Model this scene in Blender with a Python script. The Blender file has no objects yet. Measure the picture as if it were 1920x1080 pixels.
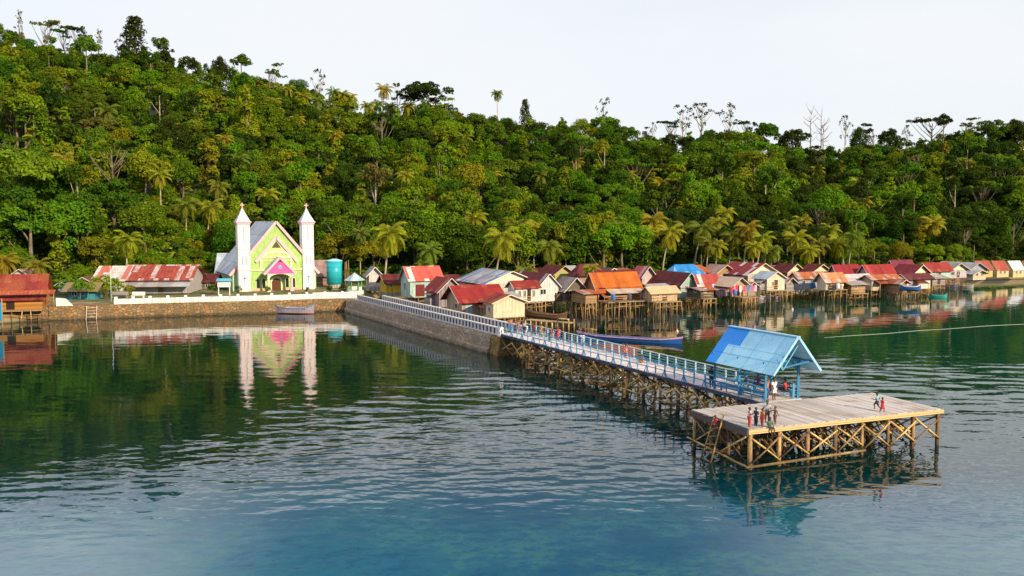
import bpy, bmesh, math, random
import numpy as np
from mathutils import Vector, Matrix, noise
R = math.radians
scene = bpy.context.scene
COL = scene.collection
rng = random.Random(11)
nr = np.random.RandomState(5)

# ------------------------------------------------------------------ camera
F, PITCH, H = 1670.0, 0.0769, 14.0
cam = bpy.data.cameras.new('camera'); camo = bpy.data.objects.new('camera', cam); COL.objects.link(camo)
camo.location = (0, 0, H); camo.rotation_euler = (math.pi/2 - PITCH, 0, 0)
cam.sensor_width = 36; cam.lens = F/1920*36; cam.clip_start = .1; cam.clip_end = 6000
scene.camera = camo
cP, sP = math.cos(PITCH), math.sin(PITCH)
def ray(px, py):
    v = (540-py)/F
    return ((px-960)/F, cP+v*sP, -sP+v*cP)
def W(px, py, Y):
    r = ray(px, py); t = Y/r[1]; return Vector((r[0]*t, Y, H+r[2]*t))
def G(px, py, z=0.0):
    r = ray(px, py); t = (z-H)/r[2]; return Vector((r[0]*t, r[1]*t, z))
def Z(py, Y): return W(960, py, Y).z
def interp(x, tab): return float(np.interp(x, [a for a, b in tab], [b for a, b in tab]))

# ------------------------------------------------------------------ mesh builder
class MB:
    def __init__(s): s.v = []; s.f = []
    def add(s, vs, fs):
        n = len(s.v); s.v += [tuple(v) for v in vs]; s.f += [tuple(i+n for i in f) for f in fs]; return s
    def box(s, c, d, rz=0.0, m=None):
        x, y, z = d[0]/2, d[1]/2, d[2]/2
        vs = [Vector((a*x, b*y, e*z)) for e in (-1, 1) for a, b in ((-1, -1), (1, -1), (1, 1), (-1, 1))]
        M = Matrix.Rotation(rz, 3, 'Z') if m is None else m
        vs = [M @ v + Vector(c) for v in vs]
        return s.add(vs, [(3, 2, 1, 0), (4, 5, 6, 7), (0, 1, 5, 4), (1, 2, 6, 5), (2, 3, 7, 6), (3, 0, 4, 7)])
    def bar(s, p, q, w=.1, h=None):
        p, q = Vector(p), Vector(q); h = w if h is None else h
        d = q-p; L = d.length; d.normalize()
        up = Vector((0, 0, 1)) if abs(d.z) < .95 else Vector((0, 1, 0))
        a = d.cross(up).normalized(); b = a.cross(d)
        return s.box((p+q)/2, (w, L, h), m=Matrix((a, d, b)).transposed())
    def tube(s, pts, rad, n=7, cap=True):
        pts = [Vector(p) for p in pts]
        if not hasattr(rad, '__len__'): rad = [rad]*len(pts)
        vs, fs = [], []
        for i, p in enumerate(pts):
            d = (pts[min(i+1, len(pts)-1)]-pts[max(i-1, 0)]).normalized()
            up = Vector((0, 0, 1)) if abs(d.z) < .9 else Vector((0, 1, 0))
            a = d.cross(up).normalized(); b = a.cross(d)
            for k in range(n):
                t = 2*math.pi*k/n; vs.append(p+(a*math.cos(t)+b*math.sin(t))*rad[i])
        for i in range(len(pts)-1):
            for k in range(n):
                j = (k+1) % n; fs.append((i*n+k, i*n+j, i*n+n+j, i*n+n+k))
        if cap: fs += [tuple(range(n))[::-1], tuple(range((len(pts)-1)*n, len(pts)*n))]
        return s.add(vs, fs)
    def prism(s, poly, ax, t):            # polygon in the local xz plane (list of (x,z)) extruded along y from ax to ax+t
        n = len(poly)
        vs = [(x, ax, z) for x, z in poly]+[(x, ax+t, z) for x, z in poly]
        fs = [tuple(range(n)), tuple(range(n, 2*n))[::-1]]+[(i, i+n, (i+1) % n+n, (i+1) % n) for i in range(n)]
        return s.add(vs, fs)
    def slab(s, quad, t):                 # a quad given thickness along its normal
        q = [Vector(p) for p in quad]; n = (q[1]-q[0]).cross(q[2]-q[0]).normalized()
        return s.add(q+[p-n*t for p in q], [(0, 1, 2, 3), (7, 6, 5, 4), (0, 4, 5, 1), (1, 5, 6, 2), (2, 6, 7, 3), (3, 7, 4, 0)])
    def ball(s, c, r, n=8, m=6, sc=(1, 1, 1)):
        vs, fs = [], []
        for i in range(m+1):
            a = math.pi*i/m
            for k in range(n):
                t = 2*math.pi*k/n
                vs.append((c[0]+r*sc[0]*math.sin(a)*math.cos(t), c[1]+r*sc[1]*math.sin(a)*math.sin(t), c[2]+r*sc[2]*math.cos(a)))
        for i in range(m):
            for k in range(n):
                j = (k+1) % n; fs.append((i*n+k, i*n+n+k, i*n+n+j, i*n+j))
        return s.add(vs, fs)
    def mesh(s, name, mat, smooth=False, fix=True):
        me = bpy.data.meshes.new(name); me.from_pydata(s.v, [], s.f)
        if fix:
            bm = bmesh.new(); bm.from_mesh(me); bmesh.ops.recalc_face_normals(bm, faces=bm.faces); bm.to_mesh(me); bm.free()
        if mat: me.materials.append(mat)
        if smooth:
            me.polygons.foreach_set('use_smooth', [True]*len(me.polygons))
        return me
    def build(s, name, mat, parent=None, smooth=False): return link(name, s.mesh(name, mat, smooth), parent)

def link(name, me, parent=None, loc=None, rz=0.0, sc=None):
    o = bpy.data.objects.new(name, me); COL.objects.link(o)
    if parent: o.parent = parent
    if loc is not None: o.location = loc
    if rz: o.rotation_euler = (0, 0, rz)
    if sc is not None: o.scale = (sc, sc, sc) if not hasattr(sc, '__len__') else sc
    return o
def tag(o, label, cat, group=None, kind=None):
    o['label'] = label; o['category'] = cat
    if group: o['group'] = group
    if kind: o['kind'] = kind
    return o
def thing(name, label, cat, loc=(0, 0, 0), rz=0.0, group=None):
    return tag(link(name, None, None, loc, rz), label, cat, group)

# ------------------------------------------------------------------ materials
class NT:
    def __init__(s, name):
        s.m = bpy.data.materials.new(name); s.m.use_nodes = True; s.t = s.m.node_tree; s.t.nodes.clear()
        s.out = s.t.nodes.new('ShaderNodeOutputMaterial')
    def n(s, typ, props=None, **ins):
        nd = s.t.nodes.new('ShaderNode'+typ)
        for k, v in (props or {}).items(): setattr(nd, k, v)
        for k, v in ins.items(): s.set(nd, k.replace('_', ' '), v)
        return nd
    def set(s, nd, k, v):
        k = int(k[1:]) if k[0] == 'i' and k[1:].isdigit() else k
        sk = nd.inputs[k]
        if isinstance(v, bpy.types.NodeSocket): s.t.links.new(v, sk)
        else:
            if hasattr(v, '__len__') and sk.type == 'RGBA' and len(v) == 3: v = tuple(v)+(1,)
            sk.default_value = v
    def math(s, op, a, b=0.0, c=None):
        nd = s.n('Math', {'operation': op}); s.set(nd, 'i0', a); s.set(nd, 'i1', b)
        if c is not None: s.set(nd, 'i2', c)
        return nd.outputs[0]
    def mix(s, fac, a, b, mode='MIX'):
        nd = s.n('Mix', {'data_type': 'RGBA', 'blend_type': mode})
        s.set(nd, 'i0', fac); s.set(nd, 'i6', a); s.set(nd, 'i7', b); return nd.outputs[2]
    def ramp(s, fac, lo, hi):
        nd = s.n('MapRange', {'interpolation_type': 'SMOOTHSTEP'}); s.set(nd, 'i0', fac); s.set(nd, 'i1', lo); s.set(nd, 'i2', hi); return nd.outputs[0]
    def co(s, scale=(1, 1, 1), kind='Object', rot=(0, 0, 0)):
        tc = s.n('TexCoord'); mp = s.n('Mapping'); s.t.links.new(tc.outputs[kind], mp.inputs[0])
        if any(rot): mp.vector_type = 'TEXTURE'; scale = tuple(1/k for k in scale)
        mp.inputs['Scale'].default_value = scale; mp.inputs['Rotation'].default_value = rot; return mp.outputs[0]
    def noise(s, vec, scale, detail=3.0, rough=.5):
        nd = s.n('TexNoise'); s.set(nd, 'Vector', vec); s.set(nd, 'Scale', scale); s.set(nd, 'Detail', detail); s.set(nd, 'Roughness', rough); return nd.outputs[0]
    def bsdf(s, col, rough=.7, bump=None, bd=.02, **kw):
        b = s.n('BsdfPrincipled'); s.set(b, 'Base Color', col); s.set(b, 'Roughness', rough)
        for k, v in kw.items(): s.set(b, k.replace('_', ' '), v)
        if bump is not None:
            bp = s.n('Bump'); s.set(bp, 'Height', bump); s.set(bp, 'Distance', bd); s.set(bp, 'Strength', 1.0)
            s.t.links.new(bp.outputs[0], b.inputs['Normal'])
        s.t.links.new(b.outputs[0], s.out.inputs[0]); return b
CACHE = {}
def cached(fn):
    def g(*a):
        k = (fn.__name__,)+a
        if k not in CACHE: CACHE[k] = fn(*a)
        return CACHE[k]
    return g
def mul(c, k): return tuple(x*k for x in c)

@cached
def paint(col, dirt=.35, rough=.65):
    m = NT('painted_surface'); v = m.co()
    d = m.noise(v, 1.3, 5, .65); d2 = m.noise(m.co((3, 3, .35)), 2.0, 3)
    f = m.math('MULTIPLY', m.ramp(m.math('MULTIPLY', d, d2), .17, .36), dirt)
    c = m.mix(f, col, tuple(x*.42+.02 for x in col))
    if dirt > .42:                                     # boarded and weathered house walls
        tc = m.n('TexCoord'); sp = m.n('SeparateXYZ'); m.t.links.new(tc.outputs['Object'], sp.inputs[0])
        q = m.math('DIVIDE', m.math('ADD', sp.outputs[0], m.math('MULTIPLY', sp.outputs[1], .937)), .45); wn = m.n('TexWhiteNoise', {'noise_dimensions': '1D'}); m.set(wn, 'W', m.math('FLOOR', q))
        c = m.mix(m.math('MULTIPLY', wn.outputs[0], .35), c, mul(col, .62)); c = m.mix(m.math('MULTIPLY', m.math('LESS_THAN', m.math('FRACT', q), .07), .7), c, mul(col, .25))
        st = m.noise(m.co((5, 5, .25)), 1.4, 4, .7); c = m.mix(m.math('MULTIPLY', m.ramp(st, .5, .72), .55), c, (col[0]*.5+.04, col[1]*.40+.03, col[2]*.3+.02))
    m.bsdf(c, rough, Specular_IOR_Level=.25); return m.m
@cached
def planks(col, horiz=False, step=.22, var=.5):
    m = NT('wood_planks'); tc = m.n('TexCoord'); sp = m.n('SeparateXYZ'); m.t.links.new(tc.outputs['Object'], sp.inputs[0])
    c = sp.outputs[2] if horiz else m.math('ADD', sp.outputs[0], m.math('MULTIPLY', sp.outputs[1], .937))
    q = m.math('DIVIDE', c, step); cell = m.math('FLOOR', q); wn = m.n('TexWhiteNoise', {'noise_dimensions': '1D'}); m.set(wn, 'W', cell)
    fr = m.math('FRACT', q); gap = m.math('LESS_THAN', fr, .08)
    g = m.noise(m.co((.6, .6, 9) if horiz else (7, 7, .6)), 2.0, 4)
    a = m.mix(wn.outputs[0], mul(col, 1-var*.6), mul(col, 1+var*.5)); a = m.mix(m.math('MULTIPLY', g, .5), a, mul(col, .5))
    m.bsdf(m.mix(gap, a, mul(col, .2)), .85, Specular_IOR_Level=.2); return m.m
@cached
def roofing(cols, axis='x', patch=.3, rust=.3, sheet=.8):
    # corrugated sheets: each sheet its own tint of cols[0], some of cols[1]; rust blotches of cols[2]
    m = NT('corrugated_roofing'); tc = m.n('TexCoord'); sp = m.n('SeparateXYZ'); m.t.links.new(tc.outputs['Object'], sp.inputs[0])
    a, b = (sp.outputs[0], sp.outputs[1]) if axis == 'x' else (sp.outputs[1], sp.outputs[0])
    qa = m.math('FLOOR', m.math('DIVIDE', a, sheet)); qb = m.math('FLOOR', m.math('DIVIDE', b, 2.0))
    cv = m.n('CombineXYZ'); m.set(cv, 'X', qa); m.set(cv, 'Y', qb)
    wn = m.n('TexWhiteNoise'); m.t.links.new(cv.outputs[0], wn.inputs['Vector'])
    sw = m.n('SeparateColor'); m.t.links.new(wn.outputs['Color'], sw.inputs[0])
    c = m.mix(sw.outputs[0], mul(cols[0], .8), mul(cols[0], 1.2))
    c = m.mix(m.math('LESS_THAN', sw.outputs[1], patch), c, cols[1])
    st = m.noise(m.co((2.5, .5, 1) if axis == 'x' else (.5, 2.5, 1)), 1.6, 5, .7)
    c = m.mix(m.math('MULTIPLY', m.ramp(st, .62-.34*rust, .85-.34*rust), .9), c, cols[2])
    wv = m.math('SINE', m.math('MULTIPLY', a, 2*math.pi/.18))
    fine = m.noise(m.co(), 5, 5, .7); c = m.mix(m.math('MULTIPLY', m.ramp(fine, .35, .75), .6), c, mul(cols[0], .35))
    lap = m.math('LESS_THAN', m.math('FRACT', m.math('DIVIDE', b, 2.0)), .035); c = m.mix(m.math('MULTIPLY', lap, .6), c, mul(cols[0], .3))
    big = m.noise(m.co(), .45, 3); c = m.mix(m.math('MULTIPLY', m.ramp(big, .4, .7), .45), c, mul(cols[2], .7))
    m.bsdf(c, .65, wv, .012, Specular_IOR_Level=.12); return m.m
@cached
def thatch(col):
    m = NT('thatch'); g = m.noise(m.co((14, 14, 3)), 1.6, 4, .7); l = m.noise(m.co(), .8, 2)
    m.bsdf(m.mix(m.math('MULTIPLY', g, l), mul(col, 1.6), mul(col, .35)), .95, g, .08); return m.m
@cached
def bark(col):
    m = NT('bark'); g = m.noise(m.co((6, 6, 1)), 2.2, 4, .7); w = m.noise(m.co(), .7, 2)
    ge = m.n('NewGeometry'); sp = m.n('SeparateXYZ'); m.t.links.new(ge.outputs['Position'], sp.inputs[0])
    tide = m.ramp(m.math('ADD', sp.outputs[2], m.math('MULTIPLY', m.noise(m.co(), 1.1, 3), .7)), 1.15, .55)
    c = m.mix(m.ramp(m.math('MULTIPLY', g, w), .12, .42), mul(col, .4), mul(col, 1.5))
    m.bsdf(m.mix(m.math('MULTIPLY', tide, .62), c, (.028, .022, .013)), .9, g, .03); return m.m
@cached
def stone(col, scale=1.6, wet=.9):
    m = NT('stone_wall'); v = m.co((1, 1, 1.35)); vo = m.n('TexVoronoi'); m.set(vo, 'Vector', v); m.set(vo, 'Scale', scale)
    ve = m.n('TexVoronoi', {'feature': 'DISTANCE_TO_EDGE'}); m.set(ve, 'Vector', v); m.set(ve, 'Scale', scale)
    sw = m.n('SeparateColor'); m.t.links.new(vo.outputs['Color'], sw.inputs[0])
    c = m.mix(sw.outputs[0], mul(col, .5), mul(col, 1.5)); c = m.mix(m.math('LESS_THAN', sw.outputs[1], .3), c, (col[0]*1.3, col[1]*.95, col[2]*.55))
    c = m.mix(m.math('MULTIPLY', m.noise(m.co(), 3, 5, .7), .6), c, mul(col, .4))
    j = m.ramp(ve.outputs['Distance'], .0, .12); c = m.mix(j, mul(col, .4), c); big = m.noise(m.co(), .5, 4, .6); c = m.mix(m.ramp(big, .38, .66), c, mul(col, .55))
    ge = m.n('NewGeometry'); sp = m.n('SeparateXYZ'); m.t.links.new(ge.outputs['Position'], sp.inputs[0])
    tide = m.ramp(m.math('ADD', sp.outputs[2], m.math('MULTIPLY', m.noise(m.co(), .9, 3), .6)), wet+.35, wet-.15)
    c = m.mix(m.math('MULTIPLY', tide, .75), c, (.03, .026, .014))
    m.bsdf(c, .85, j, .06); return m.m
@cached
def concrete(col):
    m = NT('concrete'); a = m.noise(m.co(), .6, 6, .7); b = m.noise(m.co((3, 3, .4)), 1.5, 4)
    m.bsdf(m.mix(m.ramp(m.math('MULTIPLY', a, b), .15, .38), mul(col, .5), mul(col, 1.15)), .85, a, .03); return m.m
@cached
def flat(col, rough=.6):
    m = NT('plain_finish'); g = m.noise(m.co(), 9, 3)
    m.bsdf(m.mix(m.math('MULTIPLY', g, .3), col, mul(col, .6)), rough); return m.m
@cached
def skin(col):
    m = NT('skin'); m.bsdf(col, .55); return m.m
@cached
def cloth(col, stripe=None):
    m = NT('fabric'); c = col; v = m.co(); g = m.noise(v, 12, 3)
    if stripe:
        sp = m.n('SeparateXYZ'); m.t.links.new(v, sp.inputs[0])
        c = m.mix(m.math('GREATER_THAN', m.math('FRACT', m.math('MULTIPLY', sp.outputs[2], 7.0)), .5), col, stripe)
    m.bsdf(m.mix(m.math('MULTIPLY', g, .3), c, mul(col, .6)), .9); return m.m
GLASS = NT('dark_window_glass'); GLASS.bsdf((.012, .014, .018), .15); GLASS = GLASS.m

def leaf_material(attr):
    m = NT('leaves' if not attr else 'leaves_of_the_wood')
    if attr:
        a = m.n('Attribute', {'attribute_name': 'tint'}); base = a.outputs['Color']
    else:
        a = m.n('ObjectInfo'); base = a.outputs['Color']
    lv = m.n('Attribute', {'attribute_name': 'lv'}).outputs['Fac']
    k = m.n('HueSaturation'); m.set(k, 'Color', base)
    m.set(k, 'Hue', m.math('ADD', .485, m.math('MULTIPLY', lv, .03))); m.set(k, 'Value', m.math('ADD', .62, m.math('MULTIPLY', lv, .8)))
    c = k.outputs[0]
    b = m.n('BsdfPrincipled'); m.set(b, 'Base Color', c); m.set(b, 'Roughness', .7); m.set(b, 'Specular IOR Level', .07)
    t = m.n('BsdfTranslucent'); m.set(t, 'Color', m.mix(1.0, c, (1.3, 1.25, .5), 'MULTIPLY'))
    mx = m.n('MixShader'); m.set(mx, 'i0', .38); m.t.links.new(b.outputs[0], mx.inputs[1]); m.t.links.new(t.outputs[0], mx.inputs[2])
    m.t.links.new(mx.outputs[0], m.out.inputs[0]); return m.m
LEAF, LEAFW = leaf_material(False), leaf_material(True)
BARK = bark((.16, .12, .08)); PALEBARK = bark((.34, .29, .2)); LOG = bark((.30, .19, .085)); LOGD = bark((.15, .10, .06)); LOGP = bark((.42, .29, .13))

# ------------------------------------------------------------------ sky and sun
SAZ, SEL = R(-46), R(23)
S = Vector((math.cos(SEL)*math.cos(SAZ), math.cos(SEL)*math.sin(SAZ), math.sin(SEL)))
wd = bpy.data.worlds.new('World'); scene.world = wd; wd.use_nodes = True
t = wd.node_tree; t.nodes.clear()
sky = t.nodes.new('ShaderNodeTexSky'); sky.sky_type = 'NISHITA'; sky.sun_disc = False
sky.sun_elevation = SEL; sky.sun_rotation = math.atan2(S.x, S.y); sky.air_density = 1.0; sky.dust_density = .3; sky.ozone_density = 1.6
tc = t.nodes.new('ShaderNodeTexCoord'); mp = t.nodes.new('ShaderNodeMapping'); mp.inputs['Scale'].default_value = (1, 1, 3.2)
no = t.nodes.new('ShaderNodeTexNoise'); no.inputs['Scale'].default_value = 1.7; no.inputs['Detail'].default_value = 5
mr = t.nodes.new('ShaderNodeMapRange'); mr.inputs[1].default_value = .34; mr.inputs[2].default_value = .68; mr.inputs[3].default_value = .05; mr.inputs[4].default_value = 1.0
mx = t.nodes.new('ShaderNodeMix'); mx.data_type = 'RGBA'; mx.inputs[7].default_value = (7.05, 7.3, 7.6, 1)
bg = t.nodes.new('ShaderNodeBackground'); bg.inputs[1].default_value = .1
wo = t.nodes.new('ShaderNodeOutputWorld')
L = t.links.new
L(tc.outputs['Generated'], mp.inputs[0]); L(mp.outputs[0], no.inputs['Vector']); L(no.outputs[0], mr.inputs[0])
# thin bright haze low in the sky; higher up it breaks into cloud banks, with a bluer gap between them
def wm_(op, a, b=0.0):
    n_ = t.nodes.new('ShaderNodeMath'); n_.operation = op
    for i_, v_ in enumerate((a, b)):
        if isinstance(v_, bpy.types.NodeSocket): L(v_, n_.inputs[i_])
        else: n_.inputs[i_].default_value = v_
    return n_.outputs[0]
def wr_(v_, lo, hi, a=0.0, b=1.0):
    n_ = t.nodes.new('ShaderNodeMapRange'); n_.interpolation_type = 'SMOOTHSTEP'; L(v_, n_.inputs[0])
    for i_, q_ in enumerate((lo, hi, a, b)): n_.inputs[i_+1].default_value = q_
    return n_.outputs[0]
sx = t.nodes.new('ShaderNodeSeparateXYZ'); L(tc.outputs['Generated'], sx.inputs[0])
low_ = wm_('MULTIPLY', wr_(sx.outputs[2], .235, .29, .98, 0.0), wm_('ADD', .80, wm_('MULTIPLY', mr.outputs[0], .20)))
az_ = wr_(wm_('ABSOLUTE', wm_('SUBTRACT', sx.outputs[0], -.02)), .17, .40, .02, .95)
bank = wm_('MULTIPLY', az_, wm_('ADD', .35, wm_('MULTIPLY', mr.outputs[0], .65)))
L(wm_('MAXIMUM', low_, wm_('MULTIPLY', mr.outputs[0], .08)), mx.inputs[0])
mb_ = t.nodes.new('ShaderNodeMix'); mb_.data_type = 'RGBA'; mb_.inputs[7].default_value = (13.6, 13.5, 14.2, 1); L(mx.outputs[2], mb_.inputs[6])
belt = wm_('MULTIPLY', wm_('MULTIPLY', wr_(sx.outputs[2], .24, .265), wr_(sx.outputs[2], .262, .30, .8, 0.0)), wm_('ADD', .55, wm_('MULTIPLY', mr.outputs[0], .45)))  # bright belt added above the view to whiten reflections in the ripples
L(wm_('MAXIMUM', belt, wm_('MULTIPLY', bank, wr_(sx.outputs[2], .24, .33))), mb_.inputs[0])
L(sky.outputs[0], mx.inputs[6]); L(mb_.outputs[2], bg.inputs[0]); L(bg.outputs[0], wo.inputs[0])
sl = bpy.data.lights.new('sun', 'SUN'); sl.energy = 5.0; sl.angle = R(.6); sl.color = (1, .82, .56)
so = bpy.data.objects.new('sun', sl); COL.objects.link(so); so.rotation_euler = (-S).to_track_quat('-Z', 'Y').to_euler(); so.location = S*200
scene.view_settings.view_transform = 'Standard'; scene.view_settings.look = 'None'; scene.view_settings.exposure = .38; scene.view_settings.gamma = 1
scene.cycles.max_bounces = 6; scene.cycles.diffuse_bounces = 3; scene.cycles.glossy_bounces = 3; scene.cycles.transparent_max_bounces = 4
scene.cycles.caustics_reflective = False; scene.cycles.caustics_refractive = False

# ------------------------------------------------------------------ people (first: their surfaces are grown with a skin modifier)
def grow(chains, name, mat, sub=1):
    """chains: list of lists of (key, co, rx, ry); verts with one key are shared; the first vert is the root"""
    bm = bmesh.new(); lay = bm.verts.layers.skin.verify(); seen = {}
    for ch in chains:
        prev = None
        for key, c, rx, ry in ch:
            if key not in seen:
                v = bm.verts.new(c); v[lay].radius = (rx, ry)
                if not seen: v[lay].use_root = True
                seen[key] = v
            v = seen[key]
            if prev is not None and bm.edges.get((prev, v)) is None: bm.edges.new((prev, v))
            prev = v
    me = bpy.data.meshes.new('tmp'); bm.to_mesh(me); bm.free()
    o = bpy.data.objects.new('tmp', me); COL.objects.link(o)
    sk = o.modifiers.new('s', 'SKIN'); sk.branch_smoothing = .3; sk.use_smooth_shade = True
    ss = o.modifiers.new('u', 'SUBSURF'); ss.levels = sub; ss.render_levels = sub
    dg = bpy.context.evaluated_depsgraph_get()
    res = bpy.data.meshes.new_from_object(o.evaluated_get(dg)); res.name = name
    bpy.data.objects.remove(o); bpy.data.meshes.remove(me)
    res.materials.clear(); res.materials.append(mat); return res

BASE = {'pelvis': (0, 0, .53), 'belly': (0, 0, .62), 'chest': (0, 0, .735), 'neck': (0, .005, .83), 'jaw': (0, -.012, .885), 'head': (0, -.008, .935), 'crown': (0, .004, .985)}
for sd, nm in ((-1, 'l'), (1, 'r')):
    BASE.update({'sh'+nm: (sd*.115, .005, .79), 'el'+nm: (sd*.15, .015, .63), 'wr'+nm: (sd*.16, -.02, .49),
                 'hp'+nm: (sd*.055, 0, .50), 'kn'+nm: (sd*.06, -.012, .28), 'an'+nm: (sd*.06, .01, .045), 'to'+nm: (sd*.068, -.085, .018)})
def move(p, up, names): 
    for n in names: p[n] = tuple(Vector(p[n])+Vector(up))
UP = ['pelvis', 'belly', 'chest', 'neck', 'jaw', 'head', 'crown', 'shl', 'shr', 'ell', 'elr', 'wrl', 'wrr', 'hpl', 'hpr']
def pose(kind):
    p = dict(BASE)
    if kind == 'walk':
        p.update(knl=(-.06, -.10, .29), anl=(-.06, -.09, .06), tol=(-.065, -.18, .05), knr=(.06, .05, .28), anr=(.06, .16, .07), tor=(.065, .09, .02),
                 wrl=(-.15, .08, .5), ell=(-.15, .06, .63), wrr=(.15, -.13, .53), elr=(.15, -.02, .63))
    if kind == 'run':
        p.update(knl=(-.06, -.16, .34), anl=(-.06, -.10, .14), tol=(-.065, -.18, .10), knr=(.06, .09, .29), anr=(.06, .24, .12), tor=(.065, .19, .05),
                 wrl=(-.15, .02, .58), ell=(-.16, .12, .66), wrr=(.15, -.19, .66), elr=(.16, -.06, .64))
    if kind == 'reach':
        p.update(ell=(-.25, -.03, .72), wrl=(-.36, -.06, .66), elr=(.24, -.03, .70), wrr=(.36, -.05, .60))
    if kind == 'armsup':
        p.update(ell=(-.2, -.03, .88), wrl=(-.15, -.05, 1.03), elr=(.2, -.03, .88), wrr=(.15, -.05, 1.03))
    if kind == 'fold':
        p.update(ell=(-.15, -.02, .64), wrl=(-.03, -.13, .66), elr=(.15, -.02, .64), wrr=(.03, -.12, .68))
    if kind == 'bend':
        for n, d in (('belly', -.05), ('chest', -.14), ('neck', -.23), ('jaw', -.28), ('head', -.30), ('crown', -.31), ('shl', -.18), ('shr', -.18)):
            x, y, z = p[n]; p[n] = (x, y+d, z-.16*abs(d)/.3)
        p.update(ell=(-.14, -.24, .56), wrl=(-.08, -.30, .44), elr=(.14, -.24, .56), wrr=(.08, -.30, .44))
    if kind in ('sit', 'dangle'):
        dz = -.46 if kind == 'dangle' else -.20
        move(p, (0, 0, dz), UP); b = .53+dz
        p.update(knl=(-.07, -.22, b-.0), knr=(.07, -.22, b-.0))
        lo = b-.235
        p.update(anl=(-.07, -.22, lo), anr=(.07, -.24, lo), tol=(-.075, -.30, lo-.04), tor=(.075, -.32, lo-.04),
                 wrl=(-.11, -.12, b+.07), ell=(-.15, -.02, b+.13), wrr=(.11, -.12, b+.07), elr=(.15, -.02, b+.13))
    if kind == 'floor':
        move(p, (0, 0, -.47), UP)
        p.update(knl=(-.10, -.20, .19), knr=(.10, -.20, .19), anl=(-.07, -.28, .03), anr=(.07, -.28, .03), tol=(-.08, -.37, .02), tor=(.08, -.37, .02),
                 wrl=(-.10, -.19, .22), wrr=(.10, -.19, .22), ell=(-.16, -.07, .2), elr=(.16, -.07, .2))
    if kind == 'lounge':
        move(p, (0, 0, -.20), UP); b = .33
        p.update(knl=(-.06, -.22, b+.0), knr=(.06, -.22, b+.03), anl=(-.06, -.45, b-.01), anr=(.06, -.45, b+.03), tol=(-.065, -.49, b+.05), tor=(.065, -.49, b+.09),
                 wrl=(-.14, .12, b+.05), ell=(-.17, .08, b+.16), wrr=(.1, -.12, b+.08), elr=(.15, -.02, b+.13))
    if kind == 'climb':
        p.update(ell=(-.15, -.12, .70), wrl=(-.12, -.21, .80), elr=(.15, -.12, .70), wrr=(.12, -.21, .80), knl=(-.07, -.16, .38), anl=(-.07, -.10, .18), tol=(-.07, -.18, .16))
    return p
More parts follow.
